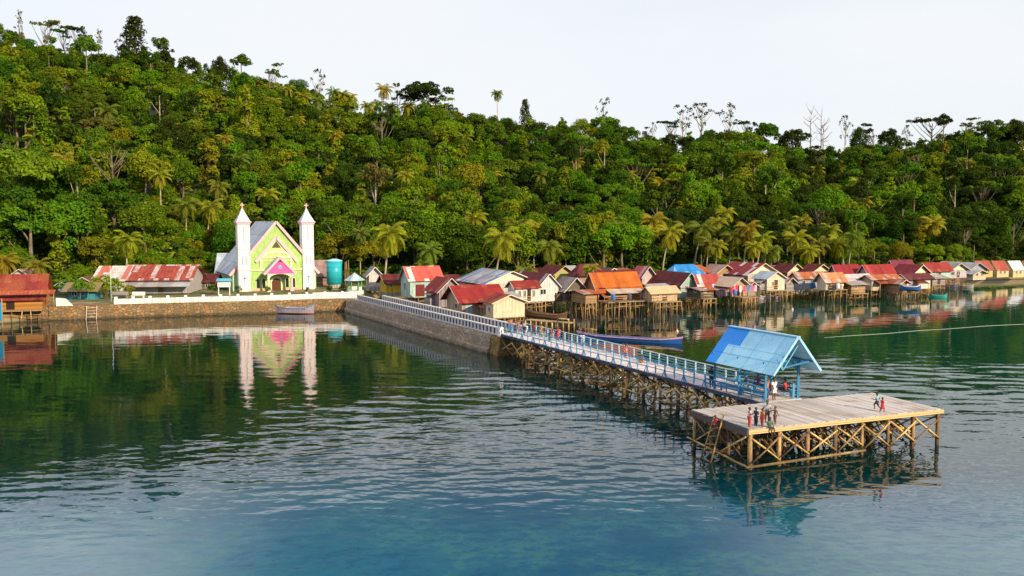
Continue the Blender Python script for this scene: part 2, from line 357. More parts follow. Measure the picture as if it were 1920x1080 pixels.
def person(label, loc, yaw, h, kind='stand', sk=(.14, .07, .04), top=None, bottom=None, dress=None, stripe=None, hair=(.012, .009, .008), group=None):
    p = {k: Vector(v)*h for k, v in pose(kind).items()}
    def V(k, r, r2=None): return (k, p[k], r*h, (r2 or r)*h)
    ch = [[V('pelvis', .075, .06), V('belly', .07, .055), V('chest', .082, .06), V('neck', .032), V('jaw', .045, .05), V('head', .058, .066), V('crown', .042, .05)]]
    nose = p['jaw']*.4+p['head']*.6+Vector((0, -.066*h, 0)); ch.append([V('head', .058), ('nose', nose, .009*h, .009*h)])
    for s in 'lr':
        sd = -1 if s == 'l' else 1
        ch.append([V('chest', .082), V('sh'+s, .038), V('el'+s, .028), V('wr'+s, .018)])
        d = (p['wr'+s]-p['el'+s]).normalized(); w = p['wr'+s]; sidev = d.cross(Vector((sd, 0, .3))).normalized()
        palm = w+d*.045*h; ch.append([V('wr'+s, .018), ('pa'+s, palm, .022*h, .012*h)])
        for q, (off, ln) in enumerate(((-.018, .038), (-.006, .046), (.006, .043), (.018, .034))):
            b0 = palm+d*.018*h+sidev*off*h; ch.append([('pa'+s, palm, .02*h, .01*h), (f'f{s}{q}', b0+d*.012*h, .0062*h, .0062*h), (f'g{s}{q}', b0+d*ln*h+Vector((-sd*.008*h, 0, 0)), .005*h, .005*h)])
        ch.append([V('wr'+s, .018), (f't{s}', w+d*.03*h+sidev*.034*h, .007*h, .007*h), (f'u{s}', w+d*.058*h+sidev*.042*h, .005*h, .005*h)])
        ch.append([V('pelvis', .075), V('hp'+s, .06), V('kn'+s, .04), V('an'+s, .025), V('to'+s, .022, .016)])
        ear = p['head']+Vector((sd*.064*h, .004*h, -.012*h)); ch.append([V('head', .058), ('ear'+s, ear, .009*h, .012*h)])
    o = thing('person', label, 'person', loc, yaw, group)
    body = link('body', grow(ch, 'body', skin(sk), 1), o)
    c = p['head']
    for sd in (-1, 1): MB().ball(c+Vector((sd*.024*h, -.064*h, -.002*h)), .008*h, 6, 4).build('eye', flat((.02, .015, .01), .2), o, True)
    mo = MB(); mo.ball(p['jaw']+Vector((0, -.052*h, .006*h)), .014*h, 6, 4, (1.1, .4, .35)); mo.build('mouth', flat((.12, .03, .025)), o, True)
    hm = MB(); n, mm = 12, 7; hc = c+Vector((0, .012*h, .006*h)); r = .072*h; vs = []; fs = []
    for i in range(mm+1):
        for k in range(n):
            tt = 2*math.pi*k/n; front = max(0, -math.sin(tt)); a = (i/mm)*(2.0-.95*front)
            vs.append(hc+Vector((.93*r*math.sin(a)*math.cos(tt), 1.03*r*math.sin(a)*math.sin(tt), r*math.cos(a))))
    for i in range(mm):
        for k in range(n): fs.append((i*n+k, i*n+n+k, i*n+n+(k+1) % n, i*n+(k+1) % n))
    hm.add(vs, fs).build('hair', flat(hair, .5), o, True)
    def mid(a, b, f): return p[a].lerp(p[b], f)
    if top or dress:
        col = top or dress; lowr = .092
        st = [[('pelvis', mid('pelvis', 'belly', .1), lowr*h, .075*h), ('belly', p['belly'], .086*h, .07*h), ('chest', p['chest'], .096*h, .073*h), ('nk', mid('chest', 'neck', .72), .046*h, .04*h)]]
        for s in 'lr': st.append([('chest', p['chest'], .096*h, .073*h), ('sh'+s, p['sh'+s], .052*h, .052*h), ('sl'+s, mid('sh'+s, 'el'+s, .62), .043*h, .043*h)])
        link('dress_top' if dress else 'shirt', grow(st, 'shirt', cloth(col, stripe), 1), o)
    if bottom or dress:
        if dress:
            a, b = p['pelvis'], (p['knl']+p['knr'])/2
            sk_ = MB(); sk_.tube([a+Vector((0, 0, .05*h)), a, a.lerp(b, .6), b], [.085*h, .1*h, .125*h, .14*h], 12); sk_.build('skirt', cloth(dress), o, True)
        else:
            long = bottom[1]; st = []
            for s in 'lr':
                c2 = [('pelvis', p['pelvis'], .088*h, .072*h), ('hp'+s, p['hp'+s], .072*h, .07*h), ('q'+s, mid('hp'+s, 'kn'+s, .9), .056*h, .055*h)]
                if long: c2 += [('kk'+s, mid('kn'+s, 'an'+s, .5), .045*h, .045*h), ('aa'+s, mid('kn'+s, 'an'+s, .9), .04*h, .04*h)]
                st.append(c2)
            link('trousers' if long else 'shorts', grow(st, 'shorts', cloth(bottom[0]), 1), o)
    return o

# jetty frame (fitted to the photograph)
def U(a): return Vector((math.cos(R(a)), math.sin(R(a)), 0))
def VV(a): return Vector((math.sin(R(a)), -math.cos(R(a)), 0))
PA = Vector((13.2409, 49.0801, 0)); PSI, PSI2, PSI3 = 112.318, 116.652, 118.22
PW, PD, ZD = 14.405, 5.512, 2.235
BL, BR, ZR = 5.6635, 8.4953, 3.16
def PP(a, b, z=0.0): return PA+U(PSI)*a+VV(PSI)*b+Vector((0, 0, z))
JL = PP(PD, BL); JW = BR-BL; JLEN = 39.01
def JJ(a, b, z=0.0): return JL+U(PSI2)*a+VV(PSI2)*b+Vector((0, 0, z))
WJ = JJ(JLEN, 0)
def CC(a, b, z=0.0): return WJ+U(PSI3)*a+VV(PSI3)*b+Vector((0, 0, z))
ZC = 1.98
def on(px, py, z=ZD): return G(px, py, z)
def face(a): return R(a)+math.pi/2          # yaw so that local -y looks along the compass angle a
SKB = (.13, .065, .038); SKD = (.085, .042, .026)
person('child in pink and white striped shirt and red trousers at the platform corner', on(1405, 802), face(10), 1.18, 'fold', SKB, (.75, .25, .32), ((.55, .07, .06), True), stripe=(.8, .75, .72))
person('child all in dark navy standing between the striped shirt and the orange shirt', on(1417, 800), face(30), 1.12, 'fold', SKD, (.03, .03, .06), ((.025, .025, .05), True))
person('child in an orange shirt and bright red shorts near the platform corner', on(1429, 802), face(200), 1.12, 'stand', SKB, (.75, .17, .02), ((.7, .04, .03), False))
person('tallest of the platform group in a pale grey shirt', on(1438, 794), face(250), 1.36, 'stand', SKB, (.42, .43, .44), ((.05, .05, .06), False))
person('bare-chested child in brown shorts holding the arms out on the platform', on(1453, 797), face(200), 1.08, 'reach', (.16, .075, .045), None, ((.2, .1, .06), False))
sg = PP(.12, 0, ZD); tb = (on(1450, 805)-PA).dot(VV(PSI))
person('child in green sitting on the platform edge with legs dangling over the water', PP(-.03, tb, ZD-.055), face(PSI+180), 1.3, 'dangle', SKD, (.06, .12, .07), ((.10, .16, .10), False))
person('child in pale blue shirt and dark shorts running at the far right of the platform', on(1644, 771), face(150), 1.16, 'run', SKD, (.2, .5, .6), ((.04, .05, .1), False))
person('small girl in a red dress walking beside the running child in blue', on(1654, 774), face(20), .95, 'walk', SKB, None, None, dress=(.62, .03, .06))
person('person in a long white shirt standing at the open end of the blue shelter', on(1451, 751), face(300), 1.5, 'stand', SKB, (.82, .8, .8), ((.75, .73, .7), False))
person('person in an orange-brown shirt standing just behind the white shirt in the shelter', JJ(.75, .62, ZD), face(310), 1.5, 'stand', SKB, (.45, .15, .06), ((.08, .1, .25), False))
person('person in red lounging on the right bench of the shelter', JJ(1.0, JW-.38, ZD+.05), face(PSI2), 1.5, 'lounge', SKD, (.5, .05, .04), ((.05, .03, .03), True))
person('person in a teal shirt leaning by the middle post of the shelter', JJ(2.9, .42, ZD), face(290), 1.5, 'bend', SKB, (.05, .3, .3), ((.1, .3, .4), True))
person('person in purple with reddish hair sitting on the far bench inside the shelter', JJ(3.6, JW-.4, ZD+.05), face(PSI2+90), 1.45, 'sit', SKB, (.12, .05, .25), ((.05, .06, .25), True), hair=(.25, .03, .02))
person('person in black standing at the rail just behind the shelter', JJ(6.0, .35, ZD), face(240), 1.5, 'fold', SKD, (.012, .012, .015), ((.02, .02, .03), True))
person('child in coral pink with raised arms halfway along the blue jetty', on(1173, 671), face(230), 1.15, 'armsup', SKB, (.75, .2, .17), ((.6, .2, .2), False))
person('person in brown sitting on the jetty deck near the child in coral pink', on(1204, 681), face(200), 1.4, 'floor', SKB, (.28, .08, .03), ((.3, .12, .06), True))
person('child in a white shirt alone by the right rail of the jetty', on(1092, 649), face(260), 1.25, 'stand', SKD, (.8, .8, .8), ((.75, .75, .75), True))
person('woman in a magenta shirt bending over on the jetty', on(1030, 640), face(330), 1.5, 'bend', SKB, (.6, .01, .22), ((.04, .18, .22), True))
person('small child in orange standing against the woman in magenta', on(1034, 641), face(200), .9, 'stand', SKB, (.7, .22, .08), ((.5, .15, .08), False))
person('person in a red shirt and pink skirt on the jetty behind the magenta shirt', on(1047, 640), face(250), 1.45, 'walk', SKB, None, None, dress=(.6, .07, .14))
person('person in tan clothes at the right rail near the concrete end of the jetty', on(1015, 633), face(230), 1.4, 'stand', SKB, (.5, .33, .17), ((.5, .36, .22), True))
person('person in dark red farther along the jetty beyond the tan clothes', on(1000, 630), face(240), 1.4, 'walk', SKD, (.25, .03, .03), ((.1, .02, .03), True))
person('person in a black and white striped shirt near the start of the blue jetty', on(983, 627), face(240), 1.45, 'stand', SKB, (.7, .7, .7), ((.03, .03, .03), True), stripe=(.03, .03, .03))
person('person in a dull rose shirt in the row at the start of the blue jetty', on(971, 625), face(260), 1.45, 'stand', SKB, (.4, .15, .15), ((.6, .25, .2), True))
person('person in a rust shirt standing where the blue jetty meets the white parapet', on(957, 621), face(260), 1.45, 'stand', SKB, (.5, .18, .07), ((.1, .2, .4), True))

# ------------------------------------------------------------------ water
m = NT('sea_water'); v = m.co()
def wave(sc, rot, scale, det=2.0, rough=.5): return m.noise(m.co(sc, rot=(0, 0, R(rot))), scale, det, rough)
w1 = wave((.50, 1, 1), 8, 1.2, 0.0); wf = wave((.55, 1, 1), -5, .66, 0.0); w2 = wave((.5, 1, 1), -14, 2.4, .3, .4); w3 = wave((.5, 1, 1), 30, .22, 0.0); w4 = wave((.55, 1, 1), 12, 4.6, 0.0)
sp = m.n('SeparateXYZ'); m.t.links.new(v, sp.inputs[0]); X, Y = sp.outputs[0], sp.outputs[1]
patch = m.noise(m.co((.35, 1, 1), rot=(0, 0, R(-8))), .035, 3.0)
# wind ripples fade towards the sheltered shore on the left; a little livelier right of the jetty
edge = m.math('MINIMUM', m.math('ADD', 101.0, m.math('MULTIPLY', X, 1.8)), 94.0); reach = m.math('SUBTRACT', Y, edge); reach = m.math('ADD', reach, m.math('MULTIPLY', m.math('SUBTRACT', patch, .5), 55.0))
calm = m.ramp(reach, 4.0, -22.0)
amp = m.math('ADD', .11, m.math('MULTIPLY', calm, .85)); amp = m.math('MULTIPLY', amp, m.ramp(Y, 26.0, 60.0)); amp = m.math('ADD', amp, .07)
far = m.ramp(Y, 46.0, 76.0); nf = m.math('SUBTRACT', 1.0, m.math('MULTIPLY', far, .72))
hgt = m.math('MULTIPLY', m.math('ADD', m.math('MULTIPLY', w1, .042), m.math('MULTIPLY', w2, .013)), nf)
hgt = m.math('ADD', hgt, m.math('MULTIPLY', m.math('MULTIPLY', wf, .082), m.math('ADD', .25, m.math('MULTIPLY', far, .75))))
hgt = m.math('ADD', hgt, m.math('MULTIPLY', w3, .07)); hgt = m.math('ADD', hgt, m.math('MULTIPLY', w4, .0030))
hgt = m.math('ADD', m.math('MULTIPLY', hgt, amp), m.math('MULTIPLY', w4, .0015))
reef = m.noise(m.co((1, .8, 1)), .16, 5, .62); deep = m.noise(m.co(), .022, 2); speck = m.noise(m.co((.7, 1, 1)), 1.8, 5, .75)
near = m.ramp(m.math('ADD', Y, m.math('MULTIPLY', deep, 12.0)), 57.0, 38.0)
c = m.mix(near, (.0003, .015, .0095), (.0002, .082, .135))
c = m.mix(m.math('MULTIPLY', m.ramp(deep, .42, .62), m.math('ADD', .1, near)), c, (.0003, .045, .105))
green = m.math('MULTIPLY', m.ramp(m.math('ADD', X, m.math('MULTIPLY', deep, 30)), 28.0, 62.0), m.ramp(Y, 45.0, 75.0))
c = m.mix(m.math('MULTIPLY', green, .8), c, (.001, .050, .026))
bottom = m.math('MULTIPLY', m.math('MULTIPLY', m.ramp(reef, .40, .56), m.ramp(Y, 50.0, 36.0)), m.ramp(speck, .40, .58))
c = m.mix(m.math('MULTIPLY', bottom, .8), c, (.022, .110, .105)); c = m.mix(m.math('MULTIPLY', m.math('MULTIPLY', m.ramp(reef, .52, .40), m.ramp(Y, 50.0, 38.0)), m.math('MULTIPLY', m.ramp(speck, .45, .62), .7)), c, (.0, .035, .075))
m.bsdf(c, .03, hgt, 1.0, IOR=1.42)
wm = MB(); wm.add([(-1500, -400, 0), (1500, -400, 0), (1500, 2500, 0), (-1500, 2500, 0)], [(0, 1, 2, 3)])
o = wm.build('sea', m.m); tag(o, 'calm dark green and blue sea water of the bay', 'sea', kind='structure')

# ------------------------------------------------------------------ jetty head platform
WOODS = [bark((.44, .27, .10)), bark((.25, .145, .065)), bark((.11, .066, .038)), bark((.60, .40, .15))]
def wood(k=None): return WOODS[rng.randrange(4) if k is None else k]
pt = thing('jetty_platform', 'wide grey plank platform on crossed log piles at the seaward end of the jetty', 'platform')
m = NT('weathered_deck_planks'); a = m.n('Attribute', {'attribute_name': 'lv'}).outputs['Fac']
g = m.noise(m.co((.7, 7, 1), rot=(0, 0, R(PSI))), 3, 4, .65); st = m.noise(m.co(), .5, 4, .6)
c = m.mix(a, (.40, .36, .33), (.63, .58, .55)); c = m.mix(m.math('MULTIPLY', g, .35), c, (.2, .15, .13)); c = m.mix(m.ramp(st, .5, .72), c, (.34, .26, .21))
m.bsdf(c, .85, g, .01, Specular_IOR_Level=.2); DECK = m.m
def deck(fn, length, width, z, step, name, parent, along, over=0.0, mat=None):
    """planks as one mesh with a value per plank; fn(a,b,z); 'along' = axis the planks run along"""
    mb = MB(); vals = []
    n = int((width if along == 'a' else length)/step)
    for i in range(n):
        lo, hi = (i+.03)*step, (i+.97)*step; dz = rng.uniform(-.008, .008); e0, e1 = rng.uniform(-.06, .05), rng.uniform(-.05, .06)
        if along == 'a': q = [fn(-over+e0, lo, z+dz), fn(-over+e0, hi, z+dz), fn(length+over+e1, hi, z+dz), fn(length+over+e1, lo, z+dz)]
        else: q = [fn(lo, -over+e0*.5, z+dz), fn(lo, width+over+e1*.5, z+dz), fn(hi, width+over+e1*.5, z+dz), fn(hi, -over+e0*.5, z+dz)]
        mb.slab(q[::-1], .05); vals += [rng.random()]*6
    o = mb.build(name, mat or DECK, parent); at = o.data.attributes.new('lv', 'FLOAT', 'FACE'); at.data.foreach_set('value', vals); return o
deck(PP, PD, PW, ZD, .24, 'deck', pt, 'a', .08)
def one(name, mat, parent, *bars, **kw):
    b = MB()
    for x in bars: b.tube([x[0], (Vector(x[0])+Vector(x[1]))/2+Vector((rng.uniform(-.03, .03), rng.uniform(-.03, .03), 0)), x[1]], [x[2], x[2]*.95, x[2]*.85 if len(x) < 4 else x[3]], 7)
    return b.build(name, mat, parent, True)
def beam(name, mat, parent, p, q, w, h): return MB().bar(p, q, w, h).build(name, mat, parent)
NB = 8; bs = [.12+i*(PW-.24)/(NB-1) for i in range(NB)]
beam('edge_beam', planks((.66, .46, .22), True, .3, .3), pt, PP(-.13, -.1, ZD-.10), PP(-.13, PW+.15, ZD-.10), .08, .22)  # front beam: its sunlit gold is put into the colour
beam('edge_beam', planks((.13, .10, .09), True, .12, .4), pt, PP(-.1, -.14, ZD-.16), PP(PD+.1, -.14, ZD-.16), .08, .34)  # left beam: its shaded side is put into the darker colour
beam('edge_beam', planks((.30, .22, .14), True, .12, .4), pt, PP(-.1, PW+.2, ZD-.14), PP(PD+.1, PW+.2, ZD-.14), .08, .24)
beam('edge_beam', planks((.25, .19, .12), True, .12, .4), pt, PP(PD+.13, -.1, ZD-.12), PP(PD+.13, PW+.15, ZD-.12), .08, .2)
beam('kerb', planks((.07, .13, .18), True, .2, .3), pt, PP(-.02, -.03, ZD+.05), PP(PD*.62, -.03, ZD+.05), .1, .09)
for ia, a in enumerate((.02, PD*.36, PD*.68, PD-.05)):
    beam('cap_beam', wood(2), pt, PP(a, -.05, ZD-.16), PP(a, PW+.05, ZD-.16), .16, .2)
    for b in bs:
        r = rng.uniform(.10, .15)
        lean = rng.uniform(-.06, .06)
        one('post', wood((0, 1, 2)[rng.randrange(3)] if ia else (0, 1, 0, 2)[rng.randrange(4)]), pt, (PP(a+lean, b+lean, -2.5), PP(a, b, ZD-.08), r, r*.85))
    for i in range(NB-1):
        if ia in (1, 2) and i % 2: continue
        o1 = -.15 if ia == 0 else .14
        one('cross_brace', wood(3 if ia == 0 else None), pt, (PP(a+o1, bs[i]+.05, ZD-.35-rng.uniform(0, .15)), PP(a+o1, bs[i+1], .30+rng.uniform(0, .3)), .062))
        one('cross_brace', wood(), pt, (PP(a+o1*1.7, bs[i+1]-.05, ZD-.3-rng.uniform(0, .2)), PP(a+o1*1.7, bs[i], .35+rng.uniform(0, .3)), .055))
for b in (-.12,)+tuple(bs[1:]):
    for (a0, a1) in ((.1, PD*.5), (PD*.5, PD-.1)):
        one('side_brace', wood(3 if b < 0 else None), pt, (PP(a0, b, ZD-.4), PP(a1, b, .25), .055))
        one('side_brace', wood(), pt, (PP(a1, b+.12, ZD-.4), PP(a0, b+.12, .3), .05))
one('waler', wood(3), pt, (PP(-.16, -.25, .16), PP(-.16, PW*.58, .30), .085))
one('waler', wood(3), pt, (PP(-.1, -.22, .2), PP(PD+.2, -.22, .55), .07))
one('waler', wood(1), pt, (PP(PD*.5, 0, .3), PP(PD*.5, PW, .4), .07))
for k in range(60):
    a, b = rng.uniform(.3, PD-.3), rng.uniform(.2, PW-1.5)
    one('inner_brace', wood(), pt, (PP(a, b, rng.uniform(1.2, 1.9)), PP(a+rng.uniform(-1, 1), b+rng.uniform(.8, 1.6), rng.uniform(.1, .7)), .05))
ld = thing('ladder', 'short wooden ladder leaning against the left side of the jetty platform', 'ladder')
lt0, lb0 = PP(3.05, -.16, ZD+.12), PP(3.05, -1.15, -.35); lt1, lb1 = PP(2.1, -.16, ZD+.55), PP(2.0, -1.2, -.35)
for (p, q) in ((lt0, lb0), (lt1, lb1)): one('side_rail', wood(0), ld, (q, p, .05))
for k in range(6):
    f = .12+k*.155; one('rung', wood(0), ld, (lb0.lerp(lt0, f), lb1.lerp(lt1, f), .035))
c = lb0.lerp(lt0, .78); c2 = lb1.lerp(lt1, .78); cc_ = (c+c2)/2
person('child in red climbing to the top of the wooden ladder', cc_+Vector((-.05, -.06, -.42)), face(PSI-90+0), 1.1, 'climb', SKB, (.75, .04, .06), ((.3, .1, .1), False))

# ------------------------------------------------------------------ wooden jetty
jt = thing('wooden_jetty', 'long narrow wooden jetty with blue railings on log trestles', 'jetty')
WHD = NT('pale_jetty_planks'); g = WHD.noise(WHD.co((2, 2, 1)), 3, 4); a = WHD.n('Attribute', {'attribute_name': 'lv'}).outputs['Fac']
WHD.bsdf(WHD.mix(WHD.math('MULTIPLY', g, .6), WHD.mix(a, (.52, .46, .45), (.78, .72, .74)), (.42, .3, .27)), .75); WHD = WHD.m
deck(JJ, JLEN, JW, ZD, .2, 'deck', jt, 'b', .06, WHD)
BLUE = paint((.03, .20, .42), .5); BLUEL = paint((.10, .36, .56), .4); PALE = paint((.55, .66, .72), .3)
beam('edge_beam', paint((.05, .07, .14), .5), jt, JJ(0, -.1, ZD-.13), JJ(JLEN, -.1, ZD-.13), .07, .2)
beam('edge_beam', paint((.05, .07, .14), .5), jt, JJ(0, JW+.1, ZD-.13), JJ(JLEN, JW+.1, ZD-.13), .07, .2)
RH = ZR-ZD
def railing(b, a0, a1, posts, name):
    rl = MB().bar(JJ(a0, b, ZD+RH), JJ(a1, b, ZD+RH), .07, .06); rl = rl.build('top_rail', PALE if b > 1 else BLUEL, jt)
    for z in (.30, .52, .72) if b > 1 else (.45,): beam('side_rail', BLUEL if b > 1 else BLUE, jt, JJ(a0, b+.02, ZD+z), JJ(a1, b+.02, ZD+z), .035, .05)
    pm = MB().box((0, 0, RH/2), (.085, .085, RH-.02)).mesh('railing_post', PALE if b > 1 else BLUEL)
    tri = MB().bar((0, 0, .52), (0, .36 if b > 1 else -.36, -.05), .06).bar((0, 0, .5), (.22, -.0, -.02), .05).bar((0, 0, .5), (-.22, 0, -.02), .05).mesh('knee_brace', BLUE)
    n = int((a1-a0)/1.16)
    for k in range(n+1):
        o = link('railing_post', pm, jt, JJ(a0+.1+k*(a1-a0-.2)/n+rng.uniform(-.07, .07), b, ZD)); o.rotation_euler = (rng.uniform(-.05, .05), rng.uniform(-.05, .05), R(PSI2)-math.pi/2)
        if k % 2 == 0: link('knee_brace', tri, jt, JJ(a0+.1+k*(a1-a0-.2)/n, b+(.05 if b > 1 else -.05), ZD), R(PSI2)-math.pi/2)
railing(JW, 6.2, JLEN, 0, 'right'); railing(0, 6.2, JLEN, 0, 'left')
nb = 18
for i in range(nb):
    a = .5+i*(JLEN-1.2)/(nb-1); wob = rng.uniform(-.15, .15)
    beam('cap_beam', wood(2), jt, JJ(a, -.25, ZD-.30), JJ(a, JW+.25, ZD-.30), .16, .18)
    for b in (.12, JW-.12):
        out = -.35 if b < 1 else .35
        r = rng.uniform(.11, .17)
        one('post', wood((0, 1, 2)[rng.randrange(3)]), jt, (JJ(a+wob, b+out*rng.uniform(.3, 1), -2.5), JJ(a, b, ZD-.2), r, r*.8))
    one('cross_brace', wood(), jt, (JJ(a+.12, .1, ZD-.35), JJ(a+.12, JW+.1, .25), .06))
    one('cross_brace', wood(), jt, (JJ(a-.12, JW-.1, ZD-.35), JJ(a-.12, -.1, .3), .06))
    if i < nb-1:
        a2 = a+(JLEN-1.2)/(nb-1)
        for b in (-.2, JW+.2):
            one('side_brace', wood(3 if b < 0 else None), jt, (JJ(a, b, ZD-.35-rng.uniform(0, .3)), JJ(a2, b*1.1, .25+rng.uniform(0, .5)), .065))
            one('side_brace', wood(), jt, (JJ(a2, b*1.3, ZD-.35-rng.uniform(0, .3)), JJ(a, b*1.3, .2+rng.uniform(0, .5)), .06))
        if rng.random() < .8: one('low_rail', wood(), jt, (JJ(a-.3, -.45, .35+rng.uniform(0, .3)), JJ(a2+.2, -.4, .35+rng.uniform(0, .3)), .065))
        one('inner_brace', wood(), jt, (JJ(a+rng.uniform(.2, .9), rng.uniform(.2, 1.2), ZD-.4), JJ(a+rng.uniform(.6, 1.9), rng.uniform(.8, JW), rng.uniform(.1, .5)), .055))
        for q_ in range(3):
            a_ = a+rng.uniform(-.3, 1.6); b_ = rng.uniform(-.45, JW); one('inner_brace', wood((0, 3, 1)[q_]), jt, (JJ(a_, b_, rng.uniform(1.2, 1.85)), JJ(a_+rng.uniform(-1.1, 1.1), b_+rng.uniform(-.9, .9), rng.uniform(-.2, .9)), rng.uniform(.04, .065)))
        one('inner_brace', wood(0), jt, (JJ(a+rng.uniform(.2, 1.2), -.5, rng.uniform(.7, 1.4)), JJ(a+rng.uniform(.6, 1.9), JW*.6, rng.uniform(.6, 1.7)), .055))

# ------------------------------------------------------------------ blue shelter at the jetty end
sh = thing('jetty_shelter', 'open shelter with a steep patched blue roof over the end of the jetty', 'shelter')
mid = JW/2; a0 = -1.05
pr = W(1494, 633, JJ(a0, mid).y); zr = pr.z
ze = W(1440, 705, JJ(a0, -.6).y).z
best = min(np.arange(4, 14, .05), key=lambda L: abs(960+F*JJ(a0+L, mid).x/(JJ(a0+L, mid).y*cP+(H-zr)*sP)-1368)); RL = float(best)
m = NT('patched_blue_roof_sheet'); tc = m.n('TexCoord'); spn = m.n('SeparateXYZ')
mpn = m.n('Mapping'); mpn.inputs['Rotation'].default_value = (0, 0, -R(PSI2)); mpn.vector_type = 'TEXTURE'; mpn.inputs['Rotation'].default_value = (0, 0, R(PSI2)); mpn.inputs['Location'].default_value = JJ(a0, mid)
m.t.links.new(tc.outputs['Object'], mpn.inputs[0]); m.t.links.new(mpn.outputs[0], spn.inputs[0]); ax, zz = spn.outputs[0], spn.outputs[2]
n1 = m.noise(m.co((1, 1, 1)), 1.4, 4, .6); n2 = m.noise(m.co((3, 3, .5)), 1.2, 4)
c = m.mix(n1, (.17, .62, .92), (.62, .88, .94)); c = m.mix(m.math('MULTIPLY', n2, .35), c, (.04, .27, .55))
seam = m.math('LESS_THAN', m.math('ABSOLUTE', m.math('SUBTRACT', m.math('FRACT', m.math('DIVIDE', ax, 1.9)), .5)), .012)
seam2 = m.math('LESS_THAN', m.math('ABSOLUTE', m.math('SUBTRACT', zz, (zr*.52+ze*.48))), .02)
c = m.mix(m.math('MULTIPLY', m.math('MAXIMUM', seam, seam2), .5), c, (.03, .2, .45))
lim = m.math('ADD', RL-1.05, m.math('MULTIPLY', m.math('GREATER_THAN', zz, (zr*.55+ze*.45)), -1.15))
c = m.mix(m.math('GREATER_THAN', ax, lim), c, (.002, .27, .85))
rib = m.math('SINE', m.math('MULTIPLY', ax, 2*math.pi/.2)); m.bsdf(c, .5, rib, .014); BROOF = m.m
for s_, nm in ((-1, 'l'), (1, 'r')):
    e = mid+s_*(mid+.6)
    q = [JJ(a0, e, ze), JJ(a0, mid, zr), JJ(a0+RL, mid, zr), JJ(a0+RL, e, ze)]
    MB().slab(q if s_ > 0 else q[::-1], -.05 if False else .05).build('roof_slope', BROOF, sh)
    MB().bar(JJ(a0-.04, e, ze+.02), JJ(a0-.04, mid, zr+.05), .07, .16).build('barge_board', paint((.28, .52, .72), .4), sh)
MB().bar(JJ(a0-.06, mid, zr+.05), JJ(a0+RL+.03, mid, zr+.05), .34, .07).build('ridge_cap', paint((.30, .55, .70), .3), sh)
pa = (.25, 2.75, 5.25)
MS = paint((.05, .27, .50), .5)
for a in pa:
    for b in (0.02, JW-.02):
        ztop = ze+(zr-ze)*.6/(mid+.6)-.05
        beam('post', MS, sh, JJ(a, b, ZD-(.9 if a > 1 and b < 1 else .1)), JJ(a, b, ztop), .15, .15)
    beam('tie_beam', MS, sh, JJ(a, -.2, ztop-.05), JJ(a, JW+.2, ztop-.05), .1, .14)
for e in (0.02, JW-.02): beam('wall_plate', MS, sh, JJ(a0+.1, e, ztop+.04), JJ(a0+RL-.1, e, ztop+.04), .12, .12)
tz = ztop-.35
beam('truss_brace', BLUEL, sh, JJ(a0+.15, .35, tz), JJ(a0+.15, mid+.1, zr-.55), .08, .08)
beam('truss_brace', BLUEL, sh, JJ(a0+.15, .3, tz), JJ(a0+.15, -.1, ztop+.35), .08, .08)
beam('truss_brace', BLUEL, sh, JJ(a0+.15, .3, tz), JJ(a0+.15, .3, ztop+.75), .07, .07)
beam('truss_brace', BLUE, sh, JJ(a0+.2, .2, tz+.1), JJ(a0+.2, JW-.1, ztop+.05), .08, .1)
beam('truss_brace', BLUE, sh, JJ(.25, JW, ztop-.8), JJ(.25, JW-.7, ztop), .09, .09)
beam('truss_brace', BLUE, sh, JJ(.25, 0.02, ztop-.8), JJ(.25, .7, ztop), .09, .09)
for b in (0.0, JW):
    for z, mt in ((.95, BLUEL), (.62, BLUE), (.34, BLUE)): beam('side_rail', mt, sh, JJ(.3, b, ZD+z), JJ(6.2, b, ZD+z), .06, .10)
    for a in (1.5, 4.0): beam('rail_post', BLUEL, sh, JJ(a, b, ZD), JJ(a, b, ZD+1.0), .08, .08)
    bb = .22 if b < 1 else JW-.22
    seat = MB()
    seat.slab([JJ(.5, bb-.17, ZD+.42), JJ(.5, bb+.17, ZD+.42), JJ(5, bb+.17, ZD+.42), JJ(5, bb-.17, ZD+.42)][::-1], .05); seat.build('bench_seat', BLUE, sh)
    for a in (.7, 2.75, 4.8): beam('bench_leg', BLUE, sh, JJ(a, bb, ZD), JJ(a, bb, ZD+.38), .1, .1)
beam('newel_post', BLUEL, sh, JJ(.25, JW-.42, ZD), JJ(.25, JW-.42, ZD+1.05), .13, .13)

# ------------------------------------------------------------------ concrete causeway
best = min(np.arange(20, 80, .1), key=lambda L: abs(960+F*CC(L, .1).x/(CC(L, .1).y*cP+(H-ZC)*sP)-673)); CL = float(best)+.2
cw = thing('stone_causeway', 'stone and concrete causeway with white baluster parapets from the shore to the jetty', 'causeway')
STG = stone((.44, .35, .26), 2.2, .3); STY = stone((.30, .19, .05), 1.2, .2); STB = stone((.29, .19, .085), 1.9, .5)
lf, rt = -.15, JW+.15
def block(a0, a1, name, mat, parent, o0=.35, o1=.9, top=ZC, bot=-2.5):
    b = MB(); n = max(2, int((a1-a0)/2)); prof = [(lf-o1, bot), (lf-o1*.75, .45), (lf-o0-.12, .62), (lf-o0, top-.35), (lf-.1, top-.02), (rt+.1, top-.02), (rt+o0, top-.35), (rt+o1*.75, .45), (rt+o1, bot)]
    vs = []
    for i in range(n+1):
        a = a0+(a1-a0)*i/n
        for (bb, z) in prof:
            j = rng.uniform(-.08, .08) if z < top-.1 else 0
            vs.append(CC(a, bb+j, z+j*.5))
    k = len(prof); fs = [tuple(range(k)), tuple(range(n*k, n*k+k))[::-1]]
    for i in range(n):
        for q in range(k): fs.append((i*k+q, i*k+(q+1) % k, i*k+k+(q+1) % k, i*k+k+q))
    return b.add(vs, fs).build(name, mat, parent)
